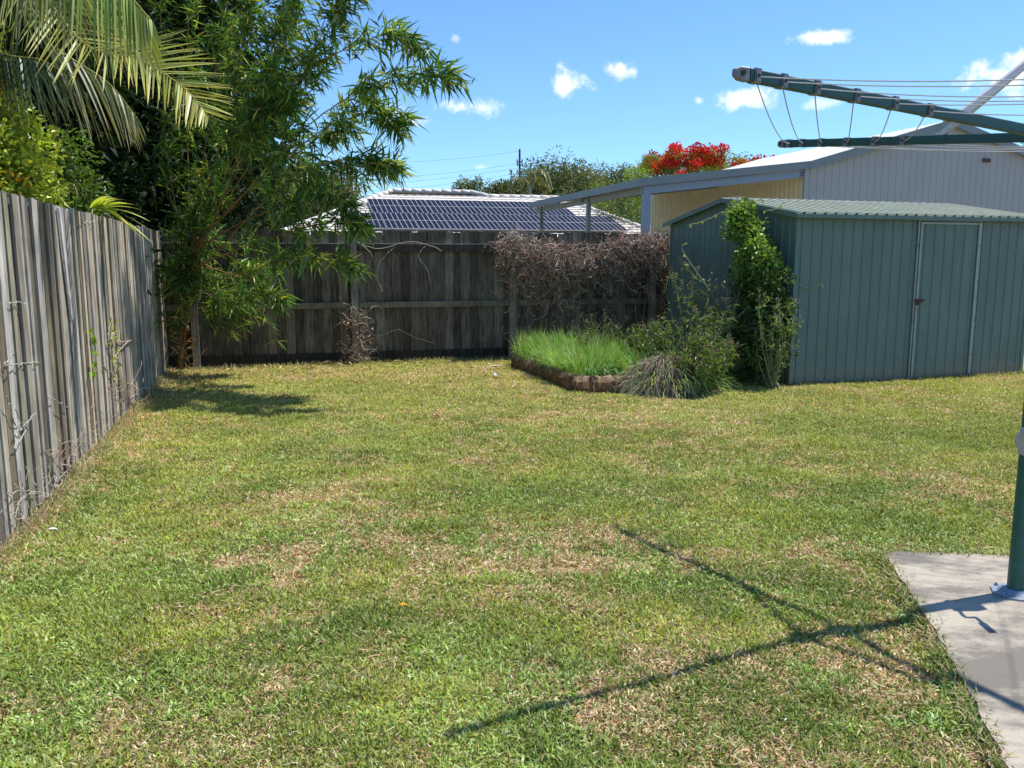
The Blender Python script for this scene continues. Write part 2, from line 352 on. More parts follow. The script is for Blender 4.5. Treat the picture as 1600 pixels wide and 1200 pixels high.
def build_ground():
    def axis(lo, hi, st, far): return np.concatenate([-far[::-1]+lo, np.arange(lo, hi, st), hi+far])
    far = np.array([.3, 1, 2.5, 5, 10, 20, 40, 80, 160, 400, 900])
    xs = axis(-5.4, 8.5, .06, far); ys = axis(1.2, 13.4, .06, far)
    X, Y = np.meshgrid(xs, ys); st, ba = tones(X, Y)
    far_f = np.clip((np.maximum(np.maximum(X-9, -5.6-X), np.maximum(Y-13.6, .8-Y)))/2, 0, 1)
    g = np.array([.19,.17,.06]); s_ = np.array([.36,.26,.135]); b = np.array([.30,.19,.12]); o = np.array([.26,.24,.17])  # o: ground beyond the fences, paled to bounce light onto the cream wall
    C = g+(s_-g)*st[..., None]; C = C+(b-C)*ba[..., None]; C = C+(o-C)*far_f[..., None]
    Z = hgt(X, Y)
    on = inpoly(X, Y, SLAB+0); Z = np.where(on, -.03, Z)
    # dark damp mulch right under the back fence
    V = np.stack([X, Y, Z], -1).reshape(-1, 3); ny, nx = X.shape
    i = (np.arange(ny-1)[:, None]*nx+np.arange(nx-1)[None]).ravel()[:, None]
    mb = MB(); mb.add(V, i+[0, 1, nx+1, nx], None, C.reshape(-1, 3))
    tag(mb.build('ground', M['soil'], smooth=True), kind='structure')
build_ground()

def build_slab():
    mb = MB(); P = []
    for i in range(len(SLAB)):
        a, b = SLAB[i], SLAB[(i+1) % len(SLAB)]; n = max(1, int(np.linalg.norm(b-a)/.07))
        for k in range(n): P.append(a+(b-a)*k/n)
    P = np.array(P); ins = (P[:, 0] < 4.9) & (P[:, 1] > .8)
    P = P+np.where(ins[:, None], rng.normal(0, .007, P.shape), 0); n = len(P)
    top = np.column_stack([P, np.full(n, .022)]); bot = np.column_stack([P, np.full(n, -.08)])
    me = bpy.data.meshes.new('concrete_path')
    F = [list(range(n))[::-1]]+[[i, (i+1) % n, n+(i+1) % n, n+i] for i in range(n)]
    me.from_pydata(np.vstack([top, bot]).tolist(), [], F); me.materials.append(M['concrete']); me.update()
    if me.polygons[0].normal.z < 0: me.flip_normals()
    tag(link(bpy.data.objects.new('concrete_path', me)), kind='structure')
build_slab()

# ------------------------------------------------------------------ lawn blades
def blades(mb, x, y, L, W, lean, col, z=None, az=None):
    n = len(x); z = hgt(x, y) if z is None else z
    az = rng.uniform(0, 2*math.pi, n) if az is None else az
    H = np.stack([np.cos(az), np.sin(az), np.zeros(n)], 1); ro = az+math.pi/2+rng.normal(0, .5, n)
    S = np.stack([np.cos(ro), np.sin(ro), rng.normal(0, .25, n)], 1)
    B = np.stack([x, y, z], 1); l1 = lean; l2 = np.clip(lean+rng.uniform(.1, .7, n), 0, 1.75)
    mid = B+(H*np.sin(l1)[:, None]+EZ*np.cos(l1)[:, None])*(L*.5)[:, None]
    tip = mid+(H*np.sin(l2)[:, None]+EZ*np.cos(l2)[:, None])*(L*.5)[:, None]
    w = (W*.5)[:, None]
    V = np.stack([B-S*w*.7, B+S*w*.7, mid+S*w, mid-S*w, tip], 1).reshape(-1, 3)
    i = np.arange(n)[:, None]*5
    mb.add(V, i+[0, 1, 2, 3], i+[3, 2, 4], np.repeat(col, 5, axis=0))
BED = [gnd(803,575)[:2], gnd(905,612)[:2], gnd(1000,608)[:2], (2.35,9.6), (2.6,11.6), (.35,12.55)]
def lawn():
    mb = MB()
    n0 = 2600000
    u = rng.uniform(0, 1, n0)
    y = 1.9*(12.9/1.9)**(u)                                 # density ~ 1/y, then thinned
    x = rng.uniform(-1, 1, n0)*(y*.70+.9)
    area_w = (y*.70+.9)
    keep = rng.uniform(0, 1, n0) < np.clip(area_w*y**.15/8.6, .22, 1)
    x, y = x[keep], y[keep]
    d = (x-CORNER[0])*E1[0]+(y-CORNER[1])*E1[1]; bk = (x-CORNER[0])*E2[0]+(y-CORNER[1])*E2[1]
    ok = (d > .03) & (bk < -.12) & (x < 8.2)
    ok &= ~inpoly(x, y, SLAB) & ~inpoly(x, y, np.array(BED))
    sh = np.array([3.33, 9.9]); s1 = np.array([.95, .312]); s2 = np.array([-.312, .95])
    qa = (x-sh[0])*s1[0]+(y-sh[1])*s1[1]; qb = (x-sh[0])*s2[0]+(y-sh[1])*s2[1]
    ok &= ~((qa > 0) & (qb > -.02))
    x, y = x[ok], y[ok]
    st, ba = tones(x, y)
    ok = rng.uniform(0, 1, len(x)) > ba*.93
    x, y, st, ba = x[ok], y[ok], st[ok], ba[ok]; n = len(x); print('blades', n)
    isst = rng.uniform(0, 1, n) < np.clip(st*.85+.06, .08, .88)
    tuft = fbm(x, y, 7, 41, 2); big = np.clip((tuft-.45)*4, 0, 1)
    hueg = fbm(x, y, 2.0, 55, 3)[:, None]
    g1 = np.array([.165,.235,.04]); g2 = np.array([.37,.41,.075]); g3 = np.array([.28,.33,.13])
    cg = g1+(g2-g1)*np.clip((hueg-.3)*2.2, 0, 1); pick = rng.uniform(0, 1, (n, 1)); cg = np.where(pick < .25, g3, cg)
    s1_ = np.array([.55,.42,.22]); s2_ = np.array([.36,.235,.12]); s3 = np.array([.74,.62,.40])
    pk = rng.uniform(0, 1, (n, 1)); cs = np.where(pk < .45, s1_, np.where(pk < .8, s2_, s3))
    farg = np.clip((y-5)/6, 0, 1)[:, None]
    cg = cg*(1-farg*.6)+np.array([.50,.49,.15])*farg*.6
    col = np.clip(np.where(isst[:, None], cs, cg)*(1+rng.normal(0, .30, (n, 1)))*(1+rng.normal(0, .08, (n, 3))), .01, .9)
    L = (.016+.018*rng.uniform(0, 1, n)+.014*big)*np.where(isst, .95, 1.08)*(1+.25*np.clip((y-4)/8, 0, 1))
    W = (.0028+.0026*rng.uniform(0, 1, n))*(1+y*.10)
    lean = np.where(isst, rng.uniform(.7, 1.55, n), rng.uniform(.2, 1.3, n))
    blades(mb, x, y, L, W, lean, col)
    # broad-leaved tufts
    nb = 60000; yy = 2+rng.uniform(0, 1, nb)**1.4*8; xx = rng.uniform(-1, 1, nb)*(yy*.66+.5)
    dn = fbm(xx, yy, 1.6, 77, 3); st2, _ = tones(xx, yy)
    ok = (dn-st2*.25 > .44) & ((xx-CORNER[0])*E1[0]+(yy-CORNER[1])*E1[1] > .1) & ~inpoly(xx, yy, SLAB) & ~inpoly(xx, yy, np.array(BED))
    xx, yy = xx[ok], yy[ok]; m = len(xx); k = 4
    X = np.repeat(xx, k)+rng.normal(0, .008, m*k); Y = np.repeat(yy, k)+rng.normal(0, .008, m*k)
    c = jit(np.where(rng.uniform(0, 1, (m*k, 1)) < .6, [[.30,.43,.09]], [[.44,.55,.22]]), m*k, .18)
    blades(mb, X, Y, rng.uniform(.018, .045, m*k), rng.uniform(.005, .011, m*k), rng.uniform(.5, 1.35, m*k), c)
    # loose clippings
    nc = 12000; yy = 2+rng.uniform(0, 1, nc)**1.2*10; xx = rng.uniform(-1, 1, nc)*(yy*.66+.4); s_, _ = tones(xx, yy)
    ok = (rng.uniform(0, 1, nc) < .25+.75*s_) & ((xx-CORNER[0])*E1[0]+(yy-CORNER[1])*E1[1] > .1) & ~inpoly(xx, yy, SLAB) & (yy < 11.4+.28*(xx+4.8)) & ~inpoly(xx, yy, np.array(BED))
    ok &= ~(((xx-3.33)*.95+(yy-9.9)*.312 > 0) & ((xx-3.33)*-.312+(yy-9.9)*.95 > -.05))
    xx, yy = xx[ok], yy[ok]; m = len(xx)
    blades(mb, xx, yy, rng.uniform(.02, .06, m), rng.uniform(.002, .004, m)*(1+yy*.08), rng.uniform(1.35, 1.6, m), jit((.48,.38,.21), m, .3), z=hgt(xx, yy)+rng.uniform(.008, .03, m))
    # longer fringe over the slab edge and along the fence feet
    pts = []
    for a, b in zip(SLAB[:-3], SLAB[1:-2]):
        for _ in range(int(np.linalg.norm(b-a)*900)): pts.append(a+(b-a)*random.random()+rng.normal(0, .018, 2)-np.array([.012, -.004]))
    pts = np.array(pts); m = len(pts); s_, _ = tones(pts[:, 0], pts[:, 1])
    c = np.where((rng.uniform(0, 1, m) < .35+.4*s_)[:, None], [[.48,.39,.21]], [[.13,.22,.04]])
    blades(mb, pts[:, 0], pts[:, 1], rng.uniform(.03, .065, m), rng.uniform(.003, .0055, m), rng.uniform(.4, 1.3, m), jit(c, m, .2), z=np.full(m, .004))
    m = 9000; t = rng.uniform(0, 9, m); off = rng.exponential(.05, m)
    P = yard(0, 0)+E2*(-t)[:, None]+E1*(.03+off)[:, None]
    blades(mb, P[:, 0], P[:, 1], rng.uniform(.04, .11, m), rng.uniform(.003, .006, m), rng.uniform(.2, 1.4, m), jit(np.where(rng.uniform(0, 1, (m, 1)) < .75, [[.46,.37,.21]], [[.12,.2,.04]]), m, .25))
    m = 6500; t = rng.uniform(.2, 7.4, m); off = rng.exponential(.12, m)
    P = yard(0, 0)+E1*t[:, None]-E2*(.10+off)[:, None]
    P = P[~inpoly(P[:, 0], P[:, 1], np.array(BED))]; m = len(P)
    blades(mb, P[:, 0], P[:, 1], rng.uniform(.03, .12, m), rng.uniform(.005, .009, m), rng.uniform(.3, 1.5, m), jit(np.where(rng.uniform(0, 1, (m, 1)) < .6, [[.42,.34,.19]], [[.14,.22,.05]]), m, .3))
    m = 4000; t = rng.uniform(0, 4.2, m)
    P = np.array([3.33, 9.9, 0])+np.array([.95,.312,0])*t[:, None]-np.array([-.312,.95,0])*(.02+rng.exponential(.05, m))[:, None]
    blades(mb, P[:, 0], P[:, 1], rng.uniform(.03, .08, m), rng.uniform(.005, .008, m), rng.uniform(.2, 1.3, m), jit(np.where(rng.uniform(0, 1, (m, 1)) < .6, [[.42,.34,.19]], [[.14,.22,.05]]), m, .3))
    tag(mb.build('lawn_grass', M['blade']), 'short mown green lawn with dry straw coloured patches', 'grass', kind='stuff')
lawn()

# ------------------------------------------------------------------ fences
def paling(mb, base, w, h, th, side, face, tilt, col, z0=.02):
    side_t = side; up = EZ*math.cos(tilt)+side*math.sin(tilt)
    c = base+up*(h/2)+EZ*z0; s2 = np.cross(face, up)
    mb.box(c, unit(s2)*w/2, face*th/2, up*h/2, col)
def left_fence():
    root = empty('paling_fence', 'silver grey weathered paling fence along the left of the lawn', 'fence', loc=(0,0,0))
    mb = MB(); t = -.05; k = 0
    while t < 9.8:                                          # backing layer, coloured darker so the gaps between boards read as shade
        w = rng.uniform(.085, .11); g = rng.uniform(.07, .20); warm = rng.uniform(0, 1)*.3
        paling(mb, yard(0, 0)-E2*(t+w/2)+E1*rng.normal(-.004, .004), w, 1.835+rng.normal(0, .005), .014, -E2, E1, rng.normal(.003, .004), np.array([g*(1+warm*.5)*1.08, g*.98, g*(1-warm*.8)*.86]))
        t += w+.002
    t = -.05
    while t < 9.8:                                          # face layer, uneven widths, splits and lean
        w = float(rng.choice([.052, .07, .088, .10], p=[.18, .27, .35, .20]))*rng.uniform(.92, 1.06)
        g = rng.uniform(.17, .46) if rng.uniform() < .8 else rng.uniform(.10, .2)
        warm = rng.uniform(0, 1)**1.7*.36; c = np.array([g*(1+warm*.5)*1.08, g*.985, g*(1-warm*.8)*.87])
        if rng.uniform() < .12: c = c*np.array([.93, 1.04, 1.0])
        paling(mb, yard(0, 0)-E2*(t+w/2)+E1*(.020+rng.choice([0, .006, .014])+rng.normal(0, .002)), w, 1.85+rng.normal(0, .006), .016, -E2, E1, rng.normal(.004, .008), c)
        t += w+float(rng.choice([.002, .010, .022, .036], p=[.40, .30, .20, .10])); k += 1
    # the sprung board
    b = yard(0, 0)-E2*5.62+E1*.045+EZ*1.05
    paling(mb, b, .05, .80, .014, -E2, E1, .16, (.52,.50,.48))
    mb.build('palings', M['oldwood'], root)
    for z in (.35, 1.0, 1.6):
        r = MB(); r.box(yard(0, -4.9, z)-E1*.045, E2*4.9, E1*.022, EZ*.04, (.10,.085,.07)); r.build('rail', M['oldwood'], root)
    for t in (1.4, 3.8, 6.2, 8.6):
        r = MB(); r.box(yard(0, -t, .88)-E1*.12, E2*.05, E1*.05, EZ*.9, (.12,.10,.08)); r.build('post', M['oldwood'], root)
left_fence()
def back_fence():
    root = empty('timber_fence', 'dark weathered timber fence with posts and rails across the back', 'fence')
    mb = MB(); t = .02; k = 0
    while t < 12.5:
        w = rng.uniform(.118, .142); front = k % 2
        base = yard(t+w/2, 0)-E2*((.016 if front else .0)+rng.normal(0, .002))
        g = rng.uniform(.075, .145) if front else rng.uniform(.055, .11)
        if rng.uniform() < .15: g *= 1.35
        c = np.array([g*1.18, g*1.0, g*.76])
        paling(mb, base, w+(.03 if not front else -.002), 1.87+rng.normal(0, .006), .013, E1, -E2, rng.normal(0, .005), c, z0=.03)
        t += w-.004+rng.uniform(-.004, .006); k += 1
    mb.build('palings', M['darkwood'], root)
    for z, hh, c in ((.84, .042, (.17,.155,.11)), (1.66, .048, (.07,.058,.045)), (.30, .04, (.10,.09,.075))):
        if z == .30: continue
        r = MB(); r.box(yard(6.2, 0, z)-E2*.045, E1*6.2, E2*.02, EZ*hh, c); r.build('rail', M['oldwood'], root)
    r = MB(); r.box(yard(6.2, 0, 1.722)-E2*.045, E1*6.2, E2*.024, EZ*.006, (.40,.38,.34)); r.build('rail_top_strip', M['oldwood'], root)  # thin paler strip along the top edge of the upper rail
    r = MB(); r.box(yard(6.2, 0, .07)-E2*.03, E1*6.2, E2*.012, EZ*.085, (.045,.038,.03)); r.build('plinth_board', M['darkwood'], root)
    c = yard(0, 0)
    for px in (302, 553, 797, 1015):
        d = ray(px, 450); k = 1/d[1]
        # distance along the fence of the post
        a = np.linspace(0, 9, 900); P = c[None]+E1*a[:, None]; i = np.argmin(abs(P[:, 0]/P[:, 1]-d[0]*k))
        r = MB(); lean = rng.normal(0, .006); g = rng.uniform(.19, .25)
        b = yard(a[i], 0)-E2*.105
        up = unit(EZ+E1*lean); r.box(b+up*.915, E1*.047, E2*.04, up*.925, (g*1.12, g, g*.82))
        r.build('post', M['oldwood'], root)
back_fence()

# ------------------------------------------------------------------ corrugated sheet
def sheet(name, o, U, V, wlen, hlen, nrm, m, parent, pitch=.147, rib=.02, depth=.009, top=None, both=False, start=.0, width0=.0):
    """ribbed steel sheet: o origin, U along the width, V along the ribs; top(t) gives the rib length at distance t"""
    mb = MB(); ts = [0.]; ds = [0.]; t = start+pitch*.5
    while t < wlen-rib*2:
        for dt, d in ((0, 0), (rib*.3, 1), (rib*1.0, 1), (rib*1.3, 0)): ts.append(t+dt); ds.append(d*depth)
        t += pitch
    ts.append(wlen); ds.append(0.); ts = np.array(ts); ds = np.array(ds)
    H = np.array([top(t) if top else hlen for t in ts])
    bot = o+U*ts[:, None]+nrm*ds[:, None]; tp = bot+V*H[:, None]
    n = len(ts); i = np.arange(n-1)[:, None]
    mb.add(np.vstack([bot, tp]), i+[0, 1, n+1, n], None, (1, 1, 1))
    # closing back face
    bb = bot-nrm*(ds[:, None]+.004); tb = tp-nrm*(ds[:, None]+.004)
    mb.add(np.vstack([bb, tb]), i+[n, n+1, 1, 0], None, (1, 1, 1))
    return mb.build(name, m, parent)

def garden_shed():
    root = empty('garden_shed', 'low green ribbed steel garden shed with a gable roof', 'shed')
    a = R(18.2); s1 = np.array([math.cos(a), math.sin(a), 0]); s2 = np.array([-math.sin(a), math.cos(a), 0])
    P = np.array([3.33, 9.9, -.03]); W, D, He, Hr = 3.68, 3.0, 2.04, 2.30
    d0, d1 = 1.80, 2.745
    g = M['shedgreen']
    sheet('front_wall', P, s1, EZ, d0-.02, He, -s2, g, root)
    sheet('front_wall', P+s1*(d1+.02), s1, EZ, W-d1-.02, He, -s2, g, root, start=-.03)
    sheet('door_head', P+s1*(d0-.02)+EZ*1.995, s1, EZ, d1-d0+.04, .045, -s2, g, root, pitch=9)
    side_top = lambda t: He-.004+(Hr-He)*(1-abs(t-D/2)/(D/2))
    sheet('side_wall', P+s2*D, -s2, EZ, D, He, -s1, g, root, top=side_top)
    sheet('side_wall', P+s1*W, s2, EZ, D, He, s1, g, root, top=side_top)
    sheet('rear_wall', P+s1*W+s2*D, -s1, EZ, W, He, s2, g, root)
    # corner flashings
    for q, sx, sy in ((P, -1, -1), (P+s1*W, 1, -1), (P+s2*D, -1, 1)):
        mb = MB(); mb.box(q+EZ*He/2+s1*sx*(-.02)+s2*sy*.006, s1*.026, s2*.003, EZ*He/2); mb.box(q+EZ*He/2+s1*sx*.006+s2*sy*(-.02), s1*.003, s2*.026, EZ*He/2)
        mb.build('corner_trim', g, root)
    # roof: two pitched ribbed sheets
    rw = W+.16
    for sgn, nm in ((1, 'roof_sheet'), (-1, 'roof_sheet')):
        if sgn == 1: o = P+s1*-.08+s2*-.10+EZ*(He+.0); Vv = s2*(D/2+.10)+EZ*(Hr-He+.012)
        else: o = P+s1*(W+.08)+s2*(D+.10)+EZ*He; Vv = -s2*(D/2+.10)+EZ*(Hr-He+.012)
        Ln = np.linalg.norm(Vv); Vu = Vv/Ln; U = s1*sgn; nr = unit(np.cross(U, Vu))
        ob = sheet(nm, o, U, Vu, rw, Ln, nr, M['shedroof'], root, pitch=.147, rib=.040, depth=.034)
    mb = MB(); r0 = P+s1*-.09+s2*(D/2)+EZ*(Hr+.036)
    for sg in (-1, 1):
        mb.box(r0+s1*(rw/2+.01)+s2*sg*.055-EZ*.010, s1*(rw/2+.01), s2*.055-EZ*.010*sg, EZ*.003)
    mb.build('ridge_cap', M['trim'], root)
    mb = MB(); mb.box(P+s1*(W/2)-s2*.105+EZ*(He-.012), s1*(rw/2), s2*.004, EZ*.022); mb.build('gutter_trim', M['shedgreen'], root)
    for xo in (-.082, W+.082):
        mb = MB()
        for sg, o in ((1, P+s2*-.1), (-1, P+s2*(D+.1))):
            v = s2*sg*(D/2+.1)+EZ*(Hr-He+.012); c = o+s1*xo+EZ*(He-.005)+v/2
            mb.box(c, s1*.003, v/2, EZ*.03)
        mb.build('barge_trim', M['shedgreen'], root)
    # door
    dr = sheet('door', P+s1*d0-s2*.012+EZ*.03, s1, EZ, d1-d0, 1.95, -s2, g, root, pitch=.156, start=.0)
    mb = MB(); z0, z1 = .03, 1.985
    for xx in (d0+.012, d1-.012): mb.box(P+s1*xx-s2*.026+EZ*(z0+z1)/2, s1*.014, s2*.006, EZ*(z1-z0)/2)
    mb.box(P+s1*(d0+d1)/2-s2*.026+EZ*(z1-.012), s1*(d1-d0-.056)/2, s2*.006, EZ*.013)
    mb.build('door_frame', M['trim'], dr)
    mb = MB()
    for xx in (d0-.022, d1+.022): mb.box(P+s1*xx-s2*.014+EZ*1.0, s1*.011, s2*.008, EZ*1.0)
    mb.box(P+s1*(d0+d1)/2-s2*.014+EZ*2.008, s1*((d1-d0)/2+.03), s2*.008, EZ*.011)
    mb.build('door_surround', M['trim'], root)
    mb = MB(); z = 1.02
    mb.tube([P+s1*(d0-.03)-s2*.04+EZ*z, P+s1*(d0+.12)-s2*.04+EZ*(z+.004)], .011, 8)
    mb.box(P+s1*(d0+.045)-s2*.034+EZ*(z-.004), s1*.05, s2*.004, EZ*.022)
    mb.box(P+s1*(d0+.02)-s2*.052+EZ*(z-.035), s1*.018, s2*.010, EZ*.022)
    mb.build('latch', M['rust'], dr)
    for xx in (d0-.022, d1+.022):
        for zz in (.3, .75, 1.25, 1.7): mb = MB(); mb.tube([P+s1*xx-s2*.022+EZ*zz, P+s1*xx-s2*.027+EZ*zz], .007, 8); mb.build('screw', M['hole'], root)
    for t in np.arange(.221, W, .294):
        if d0-.1 < t < d1+.1: continue
        for zz in (.10, 1.93): mb = MB(); mb.tube([P+s1*t-s2*.001+EZ*zz, P+s1*t-s2*.007+EZ*zz], .008, 8); mb.build('screw', M['rust'], root)
    mb = MB(); mb.box(P+s1*W/2+s2*D/2+EZ*.0, s1*W/2*.99, s2*D/2*.98, EZ*.02); mb.build('floor', M['soffit'], root)
garden_shed()

# ------------------------------------------------------------------ neighbour's steel shed and carport
def big_shed():
    root = empty('steel_shed', 'large pale grey gabled steel shed with cream side wall beyond the fence', 'shed')
    P = np.array([6.85, 19.9, 0]); He, Hr, Wh, D = 3.70, 4.83, 4.0, 8.3
    tp = lambda t: He+(Hr-He)*(1-abs(t-Wh)/Wh)-.03
    sheet('gable_wall', P, E1, EZ, 2*Wh, He, -E2, M['gable'], root, pitch=.20, rib=.030, depth=.010, top=tp)
    sheet('side_wall', P+E2*D, -E2, EZ, D, He-.05, -E1, M['yellow'], root, pitch=.19, rib=.07, depth=.03)
    sheet('side_wall', P+E1*2*Wh, E2, EZ, D, He-.05, E1, M['gable'], root, pitch=.2, rib=.05, depth=.02)
    sheet('rear_wall', P+E1*2*Wh+E2*D, -E1, EZ, 2*Wh, He, E2, M['gable'], root, pitch=.2, rib=.05, depth=.02, top=tp)
    for sg in (1, -1):
        o = P-E2*.12+EZ*He if sg == 1 else P+E1*2*Wh+E2*(D+.12)+EZ*He
        v = E1*sg*Wh+EZ*(Hr-He); Ln = np.linalg.norm(v); U = -E2*sg if sg == 1 else -E2*sg
        o2 = o+E2*(D+.24) if sg == 1 else o-E2*(D+.24)
        nr = unit(np.cross(U, v/Ln))
        if nr[2] < 0: nr = -nr
        sheet('roof_sheet', o2, U, v/Ln, D+.24, Ln, nr, M['whiteroof'], root, pitch=.2, rib=.06, depth=.03)
    for sg in (1, -1):
        mb = MB(); v = E1*sg*Wh+EZ*(Hr-He); o = P-E2*.135+EZ*(He-.05) if sg == 1 else P+E1*2*Wh-E2*.135+EZ*(He-.05)
        mb.box(o+v/2, v/2*(1 if sg == 1 else .995), E2*.012, EZ*.09); mb.build('barge_board', M['grey'], root)
    mb = MB(); mb.box(P-E2*.02-E1*.02+EZ*He/2, E1*.04, E2*.03, EZ*(He/2-.05)); mb.build('corner_trim', M['gable'], root)
    # bird box size vent mark on the gable
    c = P+E1*5.15-E2*.03+EZ*3.93
    mb = MB(); mb.box(c, E1*.11, E2*.012, EZ*.045); mb.build('vent', M['rust'], root)
    # lean-to carport
    cp = empty('carport', 'grey lean-to carport on galvanised posts beside the cream wall', 'carport')
    d, dz, L = 4.17, .49, 8.1
    A = P+EZ*(He-.03)-E2*.12; B = P-E1*d-E2*.12+EZ*(He-.03-dz)
    v = A-B; Ln = np.linalg.norm(v); vu = v/Ln
    sheet('roof_sheet', B+E2*(L+.1)+vu*.02, -E2, vu, L, Ln-.03, unit(np.cross(-E2, vu)), M['whiteroof'], cp, pitch=.2, rib=.06, depth=.025)
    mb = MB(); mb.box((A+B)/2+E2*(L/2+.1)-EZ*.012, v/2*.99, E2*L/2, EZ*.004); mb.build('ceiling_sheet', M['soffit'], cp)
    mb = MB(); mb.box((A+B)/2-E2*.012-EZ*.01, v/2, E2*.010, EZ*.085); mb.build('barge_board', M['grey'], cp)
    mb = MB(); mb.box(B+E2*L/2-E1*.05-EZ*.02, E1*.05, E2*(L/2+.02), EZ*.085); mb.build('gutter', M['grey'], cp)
    mb = MB(); mb.box((A+B)/2+E2*.16-EZ*.19, v/2*.985, E2*.035, EZ*.085); mb.build('end_beam', M['galv'], cp)
    for k in (.03, .97):
        for z in (-.16, -.22):
            q = B+v*k+E2*.12+EZ*z; mb = MB(); mb.tube([q, q-E2*.012], .016, 8); mb.build('bolt', M['hole'], cp)
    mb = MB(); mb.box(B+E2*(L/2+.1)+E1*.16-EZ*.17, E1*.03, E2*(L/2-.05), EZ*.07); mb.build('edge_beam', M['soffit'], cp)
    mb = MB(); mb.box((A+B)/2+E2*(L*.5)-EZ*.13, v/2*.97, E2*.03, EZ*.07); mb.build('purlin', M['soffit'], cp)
    for t, w, mm in ((.12, .085, 'galv'), (3.62, .055, 'grey'), (7.6, .05, 'grey')):
        q = B+E1*.13+E2*t; z = q[2]-.12; q[2] = 0
        mb = MB(); mb.box(q+EZ*z/2-E1*w*.35, E1*w*.62, E2*w, EZ*z/2); mb.box(q+EZ*z/2+E1*w*.5-E2*w*.2, E1*w*.3, E2*w*.75, EZ*z/2)
        mb.build('post', M[mm], cp)
big_shed()

# ------------------------------------------------------------------ house behind
def house():
    root = empty('tiled_house', 'brick house with pale tiled hip roof and solar panels beyond the back fence', 'house')
    sl = R(18); O = np.array([0, 28, 2.2]); U = E1; V = E2*math.cos(sl)+EZ*math.sin(sl); Nn = np.cross(U, V)
    def top(a):
        l = np.interp(a, [-7.6, -3.16], [0, 6.0]); r = np.interp(a, [3.45, 5.75], [5.42, 0]); c = np.interp(a, [-.05, .55], [6.05, 5.42])
        return np.minimum(np.minimum(l, r), c)
    mb = MB(); nb = 18; cs = .335; da = .05
    aa = np.arange(-7.6, 5.75, da); V_, Q_ = [], []
    b = []; hh = []
    for k in range(nb+1):
        for f, h in ((0, .045), (.02, .048), (.97, .008), (.999, .006)): b.append((k+f)*cs); hh.append(h)
    b = np.array(b); hh = np.array(hh)
    Aa, Bb = np.meshgrid(aa, b); Hh = hh[:, None]+.016*np.abs(np.sin(Aa*math.pi/.30))+0*Bb
    Pt = O+Aa[..., None]*U+Bb[..., None]*V+Hh[..., None]*Nn
    ny, nx = Aa.shape; i = np.arange(ny-1)[:, None]*nx+np.arange(nx-1)[None]
    ok = (Bb[1:, 1:] <= top(Aa[1:, 1:])+.02) & (Bb[:-1, :-1] <= top(Aa[:-1, :-1])+.02)
    ii = i[ok][:, None]
    mb.add(Pt.reshape(-1, 3), ii+[0, 1, nx+1, nx], None)
    rf = mb.build('roof', M['tile'], root)
    def pt(a, bb, h=0): return O+U*a+V*bb+Nn*h
    # other roof planes
    mb = MB(); back = 6*math.cos(sl)*2
    L0, L1 = pt(-7.6, 0), pt(-3.16, 6); R0, R1 = pt(5.75, 0), pt(3.45, 5.42); m1, m2 = pt(-.05, 6.03), pt(.55, 5.42)
    Lb, Rb = L0+E2*back, R0+E2*back
    mb.add([L0, L1, Lb], None, [(0, 1, 2)]); mb.add([R0, Rb, R1], None, [(0, 1, 2)])
    mb.add([L1, m1, m2, R1, Rb, Lb], [(0, 1, 4, 5)], [(1, 2, 4), (2, 3, 4)])
    mb.build('rear_roof', M['tile'], rf)
    # ridge and hip tiles
    mb = MB()
    for a, b_ in ((L0, L1), (L1, m1), (m1, m2), (m2, R1), (R0, R1)):
        Ln = np.linalg.norm(b_-a); n = max(1, int(Ln/.38))
        for k in range(n):
            p, q = a+(b_-a)*k/n, a+(b_-a)*(k+1.06)/n
            mb.tube([p+Nn*.05, q+Nn*.035], [.10, .088], 8)
    mb.build('ridge_tiles', M['tile'], rf, smooth=True)
    mb = MB(); c = (L0+R0+Lb+Rb)/4; c[2] = 1.05
    mb.box(c, U*(13.35/2-.55), E2*(back/2-.55), EZ*1.08); mb.build('wall', M['render'], root)
    mb = MB(); mb.box((L0+R0)/2-EZ*.06-E2*.03, U*13.3/2, E2*.05, EZ*.07); mb.build('gutter', M['polewood'], root)
    # solar panels
    def panel():
        q = MB(); w, l = 1.03, 1.86
        q.box((w/2, l/2, 0), (w/2, 0, 0), (0, l/2, 0), (0, 0, .018), m=1)
        q.add([(.012,.012,.0205),(w-.012,.012,.0205),(w-.012,l-.012,.0205),(.012,l-.012,.0205)], [(0,1,2,3)], m=0)
        for j in range(1, 6): q.box((w*j/6, l/2, .0235), (.009, 0, 0), (0, l/2-.012, 0), (0, 0, .0015), m=1)
        q.box((w/2, l/2, .0265), (w/2-.02, 0, 0), (0, .016, 0), (0, 0, .0015), m=1)
        return q.build('solar_panel', [M['cell'], M['cellline']], root)
    import mathutils
    base = None; spots = [(-5.12+1.055*k, .46) for k in range(9)]+[(-4.30+1.055*k, 2.36) for k in range(7)]
    for a, b_ in spots:
        if base is None: base = o = panel()
        else: o = base.copy(); COL.objects.link(o); o.parent = root
        p = pt(a, b_, .14)
        mt = mathutils.Matrix([[U[0], V[0], Nn[0], p[0]], [U[1], V[1], Nn[1], p[1]], [U[2], V[2], Nn[2], p[2]], [0, 0, 0, 1]])
        o.matrix_world = mt
house()

